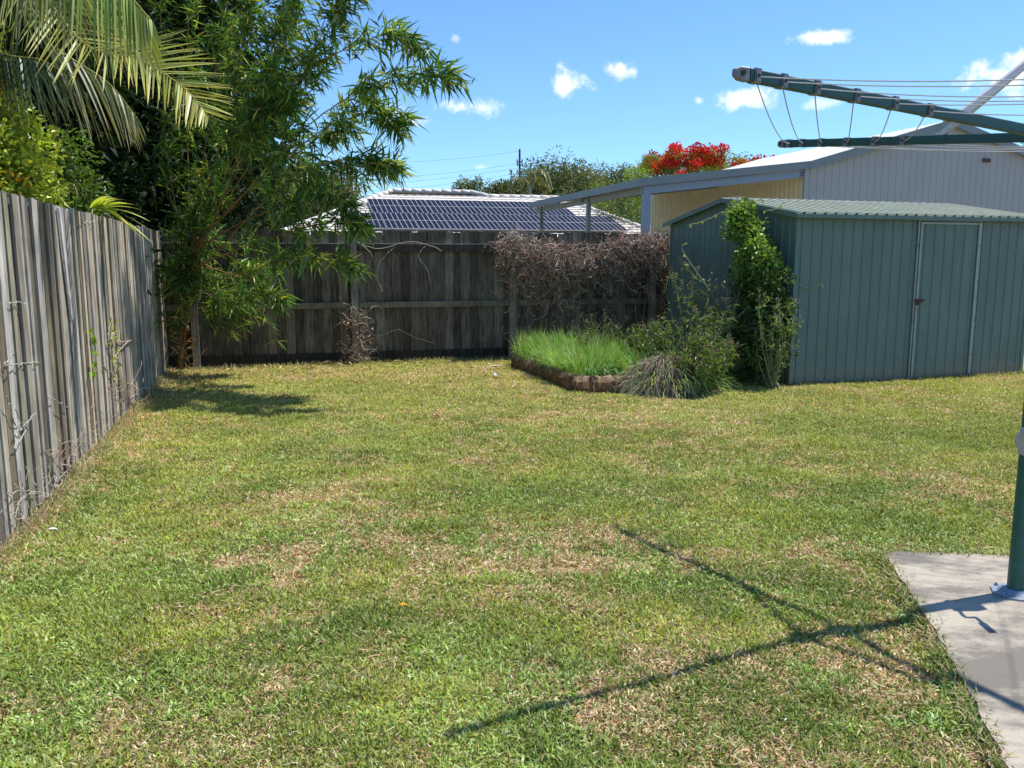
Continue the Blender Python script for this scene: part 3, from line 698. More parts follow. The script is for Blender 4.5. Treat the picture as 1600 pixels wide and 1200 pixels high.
# ------------------------------------------------------------------ rotary clothesline
def clothesline():
    root = empty('rotary_clothesline', 'dark green rotary clothesline with grey struts on the concrete slab', 'clothesline', loc=(0,0,0))
    X = np.array([2.25, 3.54, 0.]); hub = X+EZ*2.0; crown = X+EZ*2.43
    A = np.array([.70, 2.75, 2.085]); B = np.array([1.52, 4.9, 2.15]); C = np.array([2.98, 2.18, 2.15]); D = np.array([3.88, 4.03, 2.12])
    mb = MB(); mb.tube([X+EZ*.03, X+EZ*1.25], .036, 20); mb.tube([X+EZ*1.23, X+EZ*2.5], .029, 20); mb.tube([X+EZ*1.21, X+EZ*1.26], .041, 20)
    mb.build('mast', M['mastgreen'], root, smooth=False)
    mb = MB(); mb.tube([X+EZ*.020, X+EZ*.030], .10, 8); mb.tube([X+EZ*.03, X+EZ*.05], [.075, .05], 12); pl = mb.build('base_plate', M['galv'], root)
    for k in range(4):
        a = k*math.pi/2+.5; q = X+np.array([math.cos(a), math.sin(a), 0])*.088
        mb = MB(); mb.tube([q+EZ*.028, q+EZ*.037], .009, 6); mb.tube([q+EZ*.037, q+EZ*.044], .005, 6); mb.build('bolt', M['galv'], pl)
    mb = MB(); mb.tube([hub-EZ*.05, hub+EZ*.05], .06, 14); mb.build('hub', M['clip'], root)
    mb = MB(); mb.tube([crown-EZ*.04, crown+EZ*.04], .05, 14); mb.tube([crown+EZ*.04, crown+EZ*.075], [.04, .02], 14); mb.build('crown_fitting', M['clip'], root)
    mb = MB(); g = X+EZ*.72
    mb.box(g-np.array([-.012, .03, 0]), (.05,0,0), (0,.045,0), (0,0,.06)); mb.tube([g+np.array([-.046,-.01,-.0]), g+np.array([-.034,-.01,0])], [.040,.046], 18)
    gb = mb.build('gear_box', M['strut'], root)
    mb = MB(); mb.tube(curve([g+np.array([-.04,-.07,0]), g+np.array([-.05,-.14,.0]), g+np.array([-.06,-.16,-.09]), g+np.array([-.065,-.17,-.13]), g+np.array([-.07,-.25,-.13])], 14), .009, 8)
    mb.tube([g+np.array([-.07,-.22,-.13]), g+np.array([-.075,-.31,-.13])], .016, 10); mb.build('crank_handle', M['clip'], gb)
    ts = [.02, .118, .204, .313, .425, .532]
    pts = {}
    for nm, tip in (('A', A), ('B', B), ('C', C), ('D', D)):
        v = hub-tip; u = unit(v); s = unit(np.cross(u, EZ)); up = np.cross(s, u)
        mb = MB(); st = tip+u*.06
        # rectangular tube with bevelled edges
        prof = [(-.011,-.020),(.011,-.020),(.014,-.017),(.014,.017),(.011,.020),(-.011,.020),(-.014,.017),(-.014,-.017)]
        ring = lambda c, k=1: [c+s*a*k+up*b*k for a, b in prof]
        V = ring(st)+ring(hub-u*.04); q = [(j, (j+1) % 8, 8+(j+1) % 8, 8+j) for j in range(8)]
        mb.add(V, q+[(7,6,5,4),(7,4,3,0),(3,2,1,0)]); arm = mb.build('arm', M['armgreen'], root)
        mb = MB(); e = tip+u*.03
        V = ring(tip+u*.055, 1.08)+ring(tip+u*.022, 1.0)+ring(tip+u*.002, .55)
        mb.add(V, q+[(8+a, 8+b, 8+c, 8+d) for a, b, c, d in q]+[(16,17,18,19),(16,19,20,23),(20,21,22,23)]); 
        mb.tube([tip+u*.028-s*.020, tip+u*.028+s*.020], .009, 10, m=1)
        mb.build('end_cap', [M['clip'], M['hole']], arm)
        P = []
        for t in ts:
            c = tip+v*t+(u*.055 if t == .02 else 0); mb = MB()
            for k, (w, dd) in enumerate(((.013, .017), (.009, .020))):
                mb.box(c+up*.001, u*w, s*dd, up*(.022-.004*k))
            mb.tube([c-s*.0215, c-s*.016], .006, 10, m=1); mb.tube([c+s*.016, c+s*.0215], .006, 10, m=1)
            mb.tube([c+up*.011-s*.0215, c+up*.011-s*.016], .004, 6, m=1)
            mb.build('line_clip', [M['clip'], M['hole']], arm); P.append(c)
        pts[nm] = P
        # strut to the crown, flattened and bent where it bolts on
        b0 = tip+v*.611
        path = curve([b0-u*.01+s*.0, b0+u*.05+EZ*.012, b0+u*.09+EZ*.035, (b0+u*.09)*.5+crown*.5+EZ*.01, crown], 12)
        mb = MB(); 
        T = unit(np.gradient(path, axis=0)); Bn = unit(np.cross(T, s)); V = []
        for i, (c, tt, bn) in enumerate(zip(path, T, Bn)):
            hw = .023 if i < 3 else .013; th = .004 if i < 3 else .009
            off = s*(-.024) if i < 2 else s*(-.024*(1-min(1, (i-1)/3)))
            V += [c+off+bn*hw+s*th, c+off-bn*hw+s*th, c+off-bn*hw-s*th, c+off+bn*hw-s*th]
        q4 = []
        for i in range(len(path)-1): q4 += [(4*i+j, 4*i+(j+1) % 4, 4*i+4+(j+1) % 4, 4*i+4+j) for j in range(4)]
        q4 += [(3,2,1,0), tuple(4*(len(path)-1)+j for j in range(4))]
        mb.add(V, q4); mb.tube([b0-s*.034, b0-s*.02], .011, 6, m=1)
        mb.build('strut', [M['strut'], M['clip']], root)
    for a, b in (('A', 'B'), ('B', 'D'), ('D', 'C'), ('C', 'A')):
        for k in range(6):
            p, q = pts[a][k], pts[b][k]; L = np.linalg.norm(q-p); t = np.linspace(0, 1, 22)[:, None]
            sag = (.036*L if (a, b) != ('A', 'B') else .022*L)*(1+rng.normal(0, .12))
            c = p+(q-p)*t-EZ*sag*4*t*(1-t); mb = MB(); mb.tube(c, .0022, 6); mb.build('line_cord', M['cord'], root)
clothesline()

# ------------------------------------------------------------------ plant helpers
def limb(mb, P, r0, r1, col, n=7): 
    r = np.linspace(r0, r1, len(P)); mb.tube(P, r, n, col)
def crown_leaves(mb, centres, rad, per, size, col, wid=.4, flat=1., updir=.2, colvar=.25, fold=.25):
    C = np.asarray(centres, float); k = len(C); rad = np.broadcast_to(rad, (k,))
    cc = np.tile(col, (k, 1)) if np.ndim(col) == 1 else np.asarray(col)
    cc = cc*(1+rng.normal(0, .15, (k, 1)))
    d = rdir(k*per)*np.array([1, 1, flat]); rr = rng.uniform(0, 1, (k*per, 1))**.4
    P = np.repeat(C, per, 0)+d*rr*np.repeat(rad, per)[:, None]
    D = unit(d+rng.normal(0, .5, (k*per, 3))+np.array([0, 0, updir]))
    n = len(P); s = size*rng.uniform(.6, 1.25, n)
    leaves(mb, P, D, s, s*wid, np.clip(np.repeat(cc, per, 0)*(1+rng.normal(0, colvar, (n, 1)))*(1+rng.normal(0, .07, (n, 3))), .003, .9), fold=fold)

def tree(name, label, cat, base, crown_c, crown_r, nclump, crad, per, size, col, wid=.4, trunk_r=.12, bark=(.16,.13,.10), group=None, shell=.55, flat=1., nlimb=9, leafmat='leafdull', updir=.1, minz=None):
    root = empty(name, label, cat, group)
    base = np.array(base, float); cc = np.array(crown_c, float); cr = np.array(crown_r, float)
    d = rdir(nclump); rr = rng.uniform(shell, 1, (nclump, 1))
    C = cc+d*rr*cr
    if minz is not None: C = C[C[:, 2] > minz]
    mb = MB(); fork = base*.55+cc*.45; fork[2] = base[2]+(cc[2]-cr[2]-base[2])*.8 if cc[2]-cr[2] > base[2]+1 else base[2]+(cc[2]-base[2])*.45
    limb(mb, curve([base, (base+fork)/2+rng.normal(0, .05, 3)*trunk_r*8, fork], 8), trunk_r, trunk_r*.7, bark, 9)
    for k in range(min(nlimb, len(C))):
        e = C[rng.integers(len(C))]; m = (fork+e)/2+rng.normal(0, .08, 3)*np.linalg.norm(e-fork)
        limb(mb, curve([fork, m, e], 8), trunk_r*.45, trunk_r*.08, bark, 6)
    mb.build('trunk', M['bark'], root, smooth=True)
    mb = MB(); crown_leaves(mb, C, crad*rng.uniform(.6, 1.3, len(C)), per, size, col, wid, flat, updir)
    mb.build('crown', M[leafmat], root)
    return root, C

# ------------------------------------------------------------------ dense trees beyond the left fence
SHADE_GREEN = (.020,.045,.014)  # leaf green taken nearly to black, shade of this tree mass put into the colour
tree('dense_tree', 'dark dense evergreen tree behind the silver fence, shaded by bamboo', 'tree', (-6.3,10.6,0), (-6.0,10.8,3.4), (1.6,2.1,3.4), 230, .6, 130, .17, SHADE_GREEN, trunk_r=.16, shell=.15, nlimb=14)
tree('dense_tree', 'tall dark tree rising behind the corner where the fences meet', 'tree', (-5.6,13.6,0), (-5.1,13.4,3.9), (1.5,1.3,3.8), 210, .6, 120, .18, SHADE_GREEN, trunk_r=.15, shell=.15, nlimb=14)
tree('lilly_pilly', 'mid green bushy shrub between the yellow shrub and the dark tree', 'shrub', (-4.75,8.7,0), (-4.6,8.65,1.75), (.5,.7,1.0), 70, .24, 90, .085, (.10,.18,.03), trunk_r=.06, shell=.3, nlimb=8, leafmat='leaf')
tree('dense_tree', 'low dark evergreen shrub filling the gap behind the fence corner', 'tree', (-5.3,12.2,0), (-5.0,12.3,1.9), (1.2,.7,1.6), 80, .5, 110, .16, SHADE_GREEN, trunk_r=.08, shell=.1, nlimb=8)
def yellow_shrub():
    root = empty('golden_shrub', 'yellow green shrub with orange new leaves above the silver fence', 'shrub')
    K = np.array([-4.3,6.95,0]); mb = MB(); limb(mb, curve([K, K+[.04,-.05,1.2], K+[.08,-.1,2.0]], 8), .05, .03, (.2,.15,.1))
    C = K+[.05,-.08,1.95]+rdir(115)*np.array([.45,.65,1.05])*rng.uniform(.45, 1, (115, 1))
    top = K+[-.2,0,3.0]+rdir(22)*np.array([.28,.4,.6]); C = np.vstack([C, top])
    for e in C[::9]: limb(mb, curve([K+[.04,0,1.2], (K+[.04,0,1.4]+e)/2, e], 6), .02, .006, (.2,.15,.1), 5)
    mb.build('trunk', M['bark'], root, smooth=True)
    mb = MB(); crown_leaves(mb, C, .18, 110, .068, (.34,.42,.05), wid=.5, updir=.4)
    tips = C[(rng.uniform(0, 1, len(C)) < .17) & (C[:, 2] > 1.6)]+np.array([.10, -.12, .10])
    crown_leaves(mb, tips, .09, 30, .06, (.60,.34,.06), wid=.45, updir=.5)
    mb.build('crown', M['leaf'], root)
yellow_shrub()

# ------------------------------------------------------------------ palms
def frond(name, path, Lmax, parent, col=(.12,.17,.035), n=52, droop=.35, w=.028, tip=(.34,.30,.10), spread=.75, hang=0., rc=(.34,.30,.07), side_bias=None, k=5, r=.014, start=.12, lfun=None, face=None):
    P = curve(path, 40); mb = MB(); mb.tube(P, np.linspace(r, .003, len(P)), 6, np.tile(rc, (len(P), 1)), m=1)
    T = unit(np.gradient(P, axis=0)); ps, ds, ls = [], [], []
    for i in range(n):
        f = start+(1-start)*i/(n-1); j = f*(len(P)-1); a = int(min(j, len(P)-2)); q = P[a]+(P[a+1]-P[a])*(j-a); t = T[a]
        s = unit(np.cross(t, EZ if face is None else np.array(face, float))); up = np.cross(s, t)
        le = Lmax*(math.sin(math.pi*min(1, .18+f*.80))**.6 if lfun is None else lfun(f))
        for sg in (-1, 1):
            fw = spread+f*.7
            dr = s*sg+t*fw+up*rng.normal(.12, .07)-EZ*hang+rng.normal(0, .05, 3)
            if side_bias is not None: dr = dr+side_bias
            ps.append(q); ds.append(dr); ls.append(le*rng.uniform(.9, 1.06))
    nn = len(ps); c = jit(col, nn, .22, .08)
    strips(mb, np.array(ps), np.array(ds), np.array(ls), w*rng.uniform(.75, 1.1, nn), c, droop*rng.uniform(.6, 1.4, nn), k, tipcol=tip, face=face, jitf=.25 if face is None and hang < 1 else .55)
    return mb.build(name, [M['leaf'], M['cane']], parent)
def palms():
    root = empty('feather_palm', 'feather palm with arching yellow green fronds reaching over the silver fence', 'palm tree')
    top = at(-75, -190, 7.2)
    mb = MB(); limb(mb, curve([(top[0]-.1, 7.3, 0), (top[0]-.05, 7.25, 2.2), top], 12), .085, .065, (.22,.20,.13), 10); mb.build('trunk', M['bark'], root, smooth=True)
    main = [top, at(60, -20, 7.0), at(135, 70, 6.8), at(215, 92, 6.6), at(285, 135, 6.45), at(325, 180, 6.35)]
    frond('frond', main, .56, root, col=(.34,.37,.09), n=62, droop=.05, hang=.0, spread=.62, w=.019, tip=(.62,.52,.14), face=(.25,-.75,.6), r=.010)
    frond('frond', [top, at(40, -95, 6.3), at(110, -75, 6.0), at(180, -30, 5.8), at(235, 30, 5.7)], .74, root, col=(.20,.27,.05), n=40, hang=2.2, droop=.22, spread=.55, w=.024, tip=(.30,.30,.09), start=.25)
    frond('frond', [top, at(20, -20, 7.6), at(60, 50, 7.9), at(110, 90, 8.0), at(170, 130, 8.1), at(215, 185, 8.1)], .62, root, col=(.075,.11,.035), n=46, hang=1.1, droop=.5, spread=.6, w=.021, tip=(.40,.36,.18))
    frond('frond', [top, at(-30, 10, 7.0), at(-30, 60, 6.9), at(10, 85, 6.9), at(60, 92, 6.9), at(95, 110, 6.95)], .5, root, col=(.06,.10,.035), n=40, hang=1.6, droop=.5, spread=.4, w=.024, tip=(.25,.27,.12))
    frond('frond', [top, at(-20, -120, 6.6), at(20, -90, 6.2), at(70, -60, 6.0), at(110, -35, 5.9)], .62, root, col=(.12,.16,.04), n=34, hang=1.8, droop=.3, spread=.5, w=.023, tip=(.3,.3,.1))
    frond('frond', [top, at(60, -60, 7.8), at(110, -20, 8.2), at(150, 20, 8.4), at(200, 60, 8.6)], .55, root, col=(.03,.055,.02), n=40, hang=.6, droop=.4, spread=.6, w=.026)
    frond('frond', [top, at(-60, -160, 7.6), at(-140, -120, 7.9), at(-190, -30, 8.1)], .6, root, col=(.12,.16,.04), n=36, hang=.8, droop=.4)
    frond('frond', [top, at(90, -300, 7.6), at(190, -330, 7.4), at(290, -260, 7.2)], .6, root, col=(.12,.16,.04), n=40, hang=.8, droop=.4)
    root = empty('young_palm', 'young palm with one bright frond poking over the fence top', 'palm tree')
    b = at(142, 325, 7.7)
    mb = MB(); limb(mb, curve([(b[0]-.25, 7.9, 0), (b[0]-.22, 7.85, .9), (b[0]-.1, 7.8, 1.5), b], 10), .035, .018, (.2,.24,.06)); mb.build('trunk', M['cane'], root, smooth=True)
    mb = MB(); tips = [(172,306),(186,309),(198,312),(207,319),(219,322),(228,331),(229,345),(226,357),(228,375),(216,371),(207,358),(196,349),(160,309)]
    ps = np.array([b+(at(168, 326, 7.5)-b)*k/12 for k in range(13)]); te = np.array([at(x, y, 7.35) for x, y in tips])
    tp = [ps[0]-[.12,0,.2], b, at(168, 326, 7.5)]; mb.tube(curve(tp, 8), .007, 6, (.42,.42,.10), m=1)
    dd = te-ps; L_ = np.linalg.norm(dd, axis=1); dd = unit(dd)+EZ*.22
    strips(mb, ps, dd, L_*1.05, .042, jit((.48,.58,.10), 13, .12), .22, 6, tipcol=(.55,.50,.2)); mb.build('frond', [M['leaf'], M['cane']], root)
    frond('frond', [b-np.array([.2,0,.25]), at(120, 300, 8.0), at(100, 285, 8.1), at(70, 300, 8.2)], .34, root, col=(.10,.17,.04), n=16, droop=.4, w=.02, r=.006)
palms()

# ------------------------------------------------------------------ bamboo in the corner
def bamboo():
    root = empty('bamboo_clump', 'arching bamboo clump with orange canes in the fence corner', 'bamboo')
    def Pt(l): return np.array([at(*q) for q in l])
    culms = [
     [(281,575,11.0),(285,480,10.95),(300,395,10.8),(322,310,10.6),(352,215,10.3),(372,110,10.0),(388,0,9.7),(398,-130,9.4)],
     [(284,577,10.9),(296,470,10.8),(330,345,10.5),(385,240,10.0),(440,150,9.6),(520,85,9.1),(600,55,8.8),(655,75,8.6)],
     [(279,575,11.0),(300,430,10.8),(355,330,10.3),(440,230,9.7),(540,150,9.2),(630,112,8.9),(700,118,8.7)],
     [(286,573,10.8),(325,385,10.3),(410,275,9.8),(500,205,9.5),(570,183,9.3),(622,190,9.2)],
     [(288,575,10.8),(330,400,10.2),(420,310,9.7),(510,250,9.3),(570,245,9.1),(612,258,9.0)],
     [(290,575,10.7),(335,410,10.2),(385,385,9.9),(460,360,9.5),(530,345,9.2),(560,352,9.1)],
     [(285,575,10.9),(315,455,10.5),(365,428,10.1),(430,405,9.6),(500,400,9.3),(548,412,9.2)],
     [(283,575,10.9),(305,480,10.6),(345,466,10.3),(400,462,10.0),(440,468,9.9)],
     [(278,575,11.0),(272,420,10.9),(262,270,10.8),(250,120,10.6),(245,-60,10.4)],
     [(284,575,11.1),(315,350,10.8),(385,200,10.4),(440,80,10.0),(475,-50,9.7)],
     [(287,575,10.9),(330,350,10.4),(425,200,9.8),(500,70,9.3),(550,-40,9.0)],
     [(282,575,11.1),(300,330,10.9),(330,180,10.6),(350,30,10.3),(360,-120,10.0)],
     [(284,575,10.9),(310,370,10.6),(370,250,10.1),(420,120,9.6),(450,-10,9.3),(470,-140,9.0)],
     [(280,575,11.0),(290,330,10.9),(296,180,10.8),(300,20,10.6),(300,-130,10.4)],
     [(286,575,10.8),(322,420,10.3),(380,345,9.8),(450,320,9.4),(500,300,9.2),(545,322,9.1)]]
    for i in (1, 2, 3, 4, 5, 6, 7, 10, 12, 14):
        c = culms[i]; culms[i] = [(299-(i % 3)*6, 440-(i % 4)*18+(60 if i == 7 else 0), 10.8)]+c[2:]
    for i in (0, 8, 9, 11, 13):
        c = culms[i]; culms[i] = [c[0], (284+(i % 3)*3, 510, 10.95), (290+(i-8)*1.5, 430, 10.9)]+c[2:]
    LP, LD, LL, LC = [], [], [], []
    tw = MB(); orange = np.array([.26,.135,.045]); olive = np.array([.24,.19,.06])
    for ci, c in enumerate(culms):
        P = curve(Pt(c), 46); P = P+np.cumsum(rng.normal(0, .004, P.shape), 0)
        r0 = .017 if ci in (0, 9, 8, 11, 13) else .009; mb = MB()
        f = np.linspace(0, 1, len(P))[:, None]; cc = orange*(1-f*.5)+olive*f*.5; cc = cc*(1+rng.normal(0, .12, cc.shape[:1]+(1,)))
        mb.tube(P, np.linspace(r0, .004, len(P)), 7, cc); mb.build('cane', M['cane'], root, smooth=True)
        low = ci in (5, 6, 7, 14)
        T = unit(np.gradient(P, axis=0)); nb = 74 if ci in (0, 8, 9, 10, 11, 12, 13) else 46
        if low: nb = 34
        if ci in (8, 13): nb = 40
        if ci == 7: nb = 24
        for k in range(nb):
            fr = rng.uniform(.36 if ci in (0, 8, 9, 11, 13) else .26, 1) if k > 3 else 1-.03*k
            i = min(int(fr*(len(P)-1)), len(P)-1); p = P[i]; t = T[i]
            L = rng.uniform(.20, .62)*(1.08-.80*fr)*(1.05 if not low else .55)
            d = unit(t*.8+rdir(1)[0]*.75+np.array([.18, -.1, .05])); 
            q = curve([p, p+d*L*.5+EZ*.02, p+d*L-EZ*L*.16], 7)
            tw.tube(q, np.linspace(.0045, .0016, 7), 4, olive*1.2 if rng.uniform() < .6 else orange, cap=False)
            nl = int(8+L*30)
            for _ in range(nl):
                g = rng.uniform(.15, 1)**.7; a = q[int(g*6)]; side = rdir(1)[0]
                LP.append(a+rng.normal(0, .03, 3)); LD.append(unit(d*.7+side*.95-EZ*rng.uniform(-.15, .7)))
                LL.append(rng.uniform(.14, .27)); 
    for k in range(95):                                     # low leafy side shoots round the foot of the clump
        p = np.array(at(rng.uniform(262, 400), rng.uniform(415, 495), 10.75))+rng.normal(0, .1, 3); L = rng.uniform(.15, .5); d = unit(rdir(1)[0]+np.array([.35,-.3,.1]))
        q = curve([p, p+d*L*.5+EZ*.02, p+d*L-EZ*L*.15], 7); tw.tube(q, np.linspace(.004, .0016, 7), 4, olive, cap=False)
        for _ in range(int(8+L*34)):
            g = rng.uniform(.1, 1); LP.append(q[int(g*6)]+rng.normal(0, .018, 3)); LD.append(unit(d*.7+rdir(1)[0]-EZ*.2)); LL.append(rng.uniform(.12, .2))
    n = len(LP); print('bamboo leaves', n)
    LP = np.array(LP); LL = np.array(LL)
    u = rng.uniform(0, 1, (n, 1)); c = np.where(u < .55, [[.07,.155,.032]], np.where(u < .84, [[.17,.31,.05]], [[.38,.42,.08]]))
    mb = MB(); leaves(mb, LP, np.array(LD), LL, LL*.125, jit(c, n, .25), fold=.18, wide=.32)
    tw.build('twigs', M['cane'], root); mb.build('foliage', M['leaf'], root)
    # dry sheaths at the foot
    mb = MB(); n = 46; P = at(284, 565, 10.9)+rng.normal(0, 1, (n, 3))*np.array([.09,.09,.22])+EZ*.25
    leaves(mb, P, rdir(n)*.6+EZ*.5, .18, .04, (.40,.24,.10)); mb.build('dry_sheaths', M['twig'], root)
bamboo()

# ------------------------------------------------------------------ dead vines (tangles of wiry stems)
def tangle(mb, P, D, L, wig, r, col, k=7, grav=0.):
    n = len(P); P = np.array(P, float); D = unit(D); pts = [P]
    for j in range(k):
        D = unit(D+rng.normal(0, wig, (n, 3))-EZ*grav); pts.append(pts[-1]+D*(L/k)[:, None])
    X = np.stack(pts, 1); c = jit(col, n, .3)
    a = rdir(n)[:, None]; T = unit(np.gradient(X, axis=1)); A = unit(np.cross(T, np.broadcast_to(a, T.shape))); B = np.cross(T, A)
    rr = r*np.linspace(1, .5, k+1)[None, :, None]*rng.uniform(.6, 1.4, (n, 1, 1))
    V = np.stack([X+A*rr, X-A*rr*.5+B*rr*.87, X-A*rr*.5-B*rr*.87], 2).reshape(-1, 3)
    b = np.arange(n)[:, None]*3*(k+1); Q = []
    for j in range(k):
        for m_ in range(3): Q.append(b+[3*j+m_, 3*j+(m_+1) % 3, 3*j+3+(m_+1) % 3, 3*j+3+m_])
    mb.add(V, np.vstack(Q), None, np.repeat(c, 3*(k+1), axis=0))
    return X
def fence_a(px):                                            # distance along the back fence seen at a photo column
    a = np.linspace(0, 9, 1800); P = CORNER[None]+E1*a[:, None]; d = (px-800)/1291.
    return a[np.argmin(abs(P[:, 0]/P[:, 1]-d))]
def dead_vine():
    root = empty('dead_vine', 'mass of dry brown vine stems draped over the back fence', 'vine')
    a0, a1 = fence_a(775), fence_a(1060); mb = MB()
    n = 3400; a = rng.uniform(a0, a1, n)
    f = (a-a0)/(a1-a0)
    thick = .21+.06*np.sin(f*9)+.04*np.sin(f*23+1)
    zt = np.interp(f, [0, .08, .35, .5, .62, 1], [1.78, 1.9, 1.66, 1.60, 1.86, 1.9]); zb = np.interp(f, [0, .1, .3, .45, .7, 1], [1.62, 1.12, 1.05, 1.36, 1.42, 1.36])
    z = zb+(zt-zb)*rng.uniform(0, 1, n)**.75+rng.normal(0, .04, n)
    z = np.where(rng.uniform(0, 1, n) < .17, np.clip(zb-rng.exponential(.25, n), .25, 2), z)
    bulge = .10+thick*np.sin(np.clip((z-zb)/(zt-zb+.05), .05, 1)*2.6)*.8
    P = yard(0, 0)+E1*a[:, None]-E2*(.06+bulge*rng.uniform(.2, 1, n)**.6)[:, None]+EZ*z[:, None]
    col = np.where(rng.uniform(0, 1, (n, 1)) < .5, [[.46,.34,.26]], [[.27,.18,.13]])
    col = np.where(rng.uniform(0, 1, (n, 1)) < .15, [[.62,.54,.45]], col)
    tangle(mb, P, rdir(n)*np.array([1, .5, .6])-EZ*.2, rng.uniform(.12, .42, n), .55, .0042, col, 8, .06)
    n = 420; a = rng.uniform(a0+.1, a1, n); z = rng.uniform(.2, 1.3, n)
    clump = np.exp(-((a-fence_a(845))/.28)**2)+.5*np.exp(-((a-fence_a(1015))/.3)**2)+.18
    ok = rng.uniform(0, 1, n) < clump; a, z = a[ok], z[ok]; m = len(a)
    P = yard(0, 0)+E1*a[:, None]-E2*rng.uniform(.07, .18, m)[:, None]+EZ*(z+.3)[:, None]
    tangle(mb, P, rdir(m)*np.array([.4, .15, .2])-EZ, rng.uniform(.3, .9, m), .28, .0035, (.22,.16,.115), 8, .1)
    for _ in range(7):
        s = yard(rng.uniform(a0+.2, a1), -.12, 1.3); mb.tube(curve([s, s+rng.normal(0, .1, 3)-EZ*.5, s+rng.normal(0, .12, 3)*[1,.3,1]-EZ*1.15], 12), .008, 5, (.24,.19,.14))
    mb.build('stems', M['twig'], root)
    mb = MB(); n = 1500; a = rng.uniform(a0, a1, n); z = rng.uniform(.9, 1.8, n)
    P = yard(0, 0)+E1*a[:, None]-E2*rng.uniform(.08, .3, n)[:, None]+EZ*z[:, None]
    leaves(mb, P, rdir(n)-EZ*.6, rng.uniform(.025, .05, n), .02, (.20,.125,.075)); mb.build('dry_leaves', M['twig'], root)
    root = empty('dead_creeper', 'small dry creeper clinging to the post of the back fence', 'vine')
    mb = MB(); n = 130; a = fence_a(553)+rng.normal(.02, .10, n); z = rng.uniform(0, 1, n)**1.3*.75
    P = yard(0, 0)+E1*a[:, None]-E2*rng.uniform(.14, .22, n)[:, None]+EZ*z[:, None]
    tangle(mb, P, rdir(n)+EZ*.5, rng.uniform(.15, .4, n), .45, .004, (.36,.28,.20), 8)
    mb.build('stems', M['twig'], root)
    mb = MB(); n = 90; P = yard(0, 0)+E1*(fence_a(553)+rng.normal(.02, .13, n))[:, None]-E2*rng.uniform(.14, .26, n)[:, None]+EZ*(rng.uniform(0, 1, n)**1.5*.7)[:, None]
    leaves(mb, P, rdir(n), .06, .03, (.30,.20,.13)); mb.build('dry_leaves', M['twig'], root)
    root = empty('dry_runner', 'thin dry runner curling below the top rail of the back fence', 'vine')
    mb = MB(); 
    for c in ([(553,372),(575,384),(600,388),(640,378),(668,382),(690,392)], [(565,378),(585,400),(575,420),(560,440)], [(620,385),(600,405),(590,430),(600,455)], [(668,382),(655,400),(668,420),(672,440)],
              [(566,510),(590,525),(620,515),(650,528),(676,536)]):
        P = []
        for px, py in c:
            a_ = fence_a(px); q = yard(a_, 0)-E2*.085; zz = at(px, py, q[1])[2]; P.append([q[0], q[1], zz])
        mb.tube(curve(P, 20)+rng.normal(0, .006, (20, 3)), .004, 5, (.44,.38,.31))
    mb.build('stems', M['twig'], root)
dead_vine()
def side_creepers():
    spec = [('dry brown creeper stems at the foot of the silver fence near the corner', 'grey wiry creeper at the near end of the silver fence')]
    root = empty('wiry_creeper', 'dry branching creeper with a few green leaves, halfway along the silver fence', 'creeper')
    mb = MB(); lv = MB()
    def fp(px, py):                                         # point on the left fence face
        t = np.linspace(0, 9.5, 1900); P = CORNER[None]-E2*t[:, None]+E1*.04; r = ray(px, py)
        i = np.argmin(abs(P[:, 0]/P[:, 1]-r[0]/r[1])); q = P[i].copy(); q[2] = EYE+r[2]/r[1]*q[1]; return q
    for c in ([(205,635),(190,600),(175,565),(168,530),(172,500)], [(200,628),(182,590),(178,560)], [(175,565),(185,545),(200,533),(214,536)], [(168,530),(185,534),(212,531)], [(210,640),(204,622),(215,615)], [(190,600),(170,580),(160,572)], [(172,540),(174,515),(170,495)]):
        mb.tube(curve([fp(*q)+E1*rng.uniform(.0, .03) for q in c], 16)+rng.normal(0, .004, (16, 3)), .0045, 5, (.42,.33,.25))
    P = np.array([fp(rng.uniform(165, 185), rng.uniform(500, 600))+E1*.03 for _ in range(46)]); leaves(lv, P, rdir(46), .045, .03, (.26,.30,.05))
    P = np.array([fp(139+rng.normal(0, 4), y+rng.normal(0, 3))+E1*.03 for y in (522, 524, 556, 578, 575) for _ in range(3)]); leaves(lv, P, rdir(15), .06, .04, (.22,.40,.04))
    n = 60; P = np.array([fp(rng.uniform(165, 215), rng.uniform(595, 650))+E1*rng.uniform(.02, .12) for _ in range(n)])
    tangle(mb, P, rdir(n)+EZ*.4, rng.uniform(.08, .3, n), .4, .003, (.40,.30,.22), 7)
    mb.build('stems', M['twig'], root); lv.build('leaves', M['leaf'], root)
    root = empty('wiry_creeper', 'bare grey creeper stems on the nearest palings of the silver fence', 'creeper')
    mb = MB()
    for c in ([(12,475),(25,472),(32,474)], [(2,570),(12,562),(14,548)], [(2,572),(30,568),(58,567)], [(2,620),(12,640),(22,662),(38,660)], [(20,675),(35,665),(46,645)], [(18,640),(32,665),(30,680),(15,700)],
              [(70,620),(85,628),(105,640)], [(8,770),(15,790),(25,810)], [(30,735),(38,765),(55,770)], [(5,770),(30,768),(24,790),(18,820)], [(62,690),(80,720),(92,740)], [(90,715),(100,735),(84,750)], [(120,340),(130,348),(145,345)]):
        mb.tube(curve([fp(*q)+E1*rng.uniform(.0, .03) for q in c], 14)+rng.normal(0, .004, (14, 3)), .003, 5, (.40,.37,.34))
    n = 110; P = np.array([fp(x, 838-(x*.98)+rng.uniform(-60, 5))+E1*rng.uniform(.02, .10) for x in rng.uniform(2, 150, n)])
    tangle(mb, P, rdir(n)+EZ*.5, rng.uniform(.06, .25, n), .4, .0022, (.42,.33,.24), 7)
    mb.build('stems', M['twig'], root)
side_creepers()

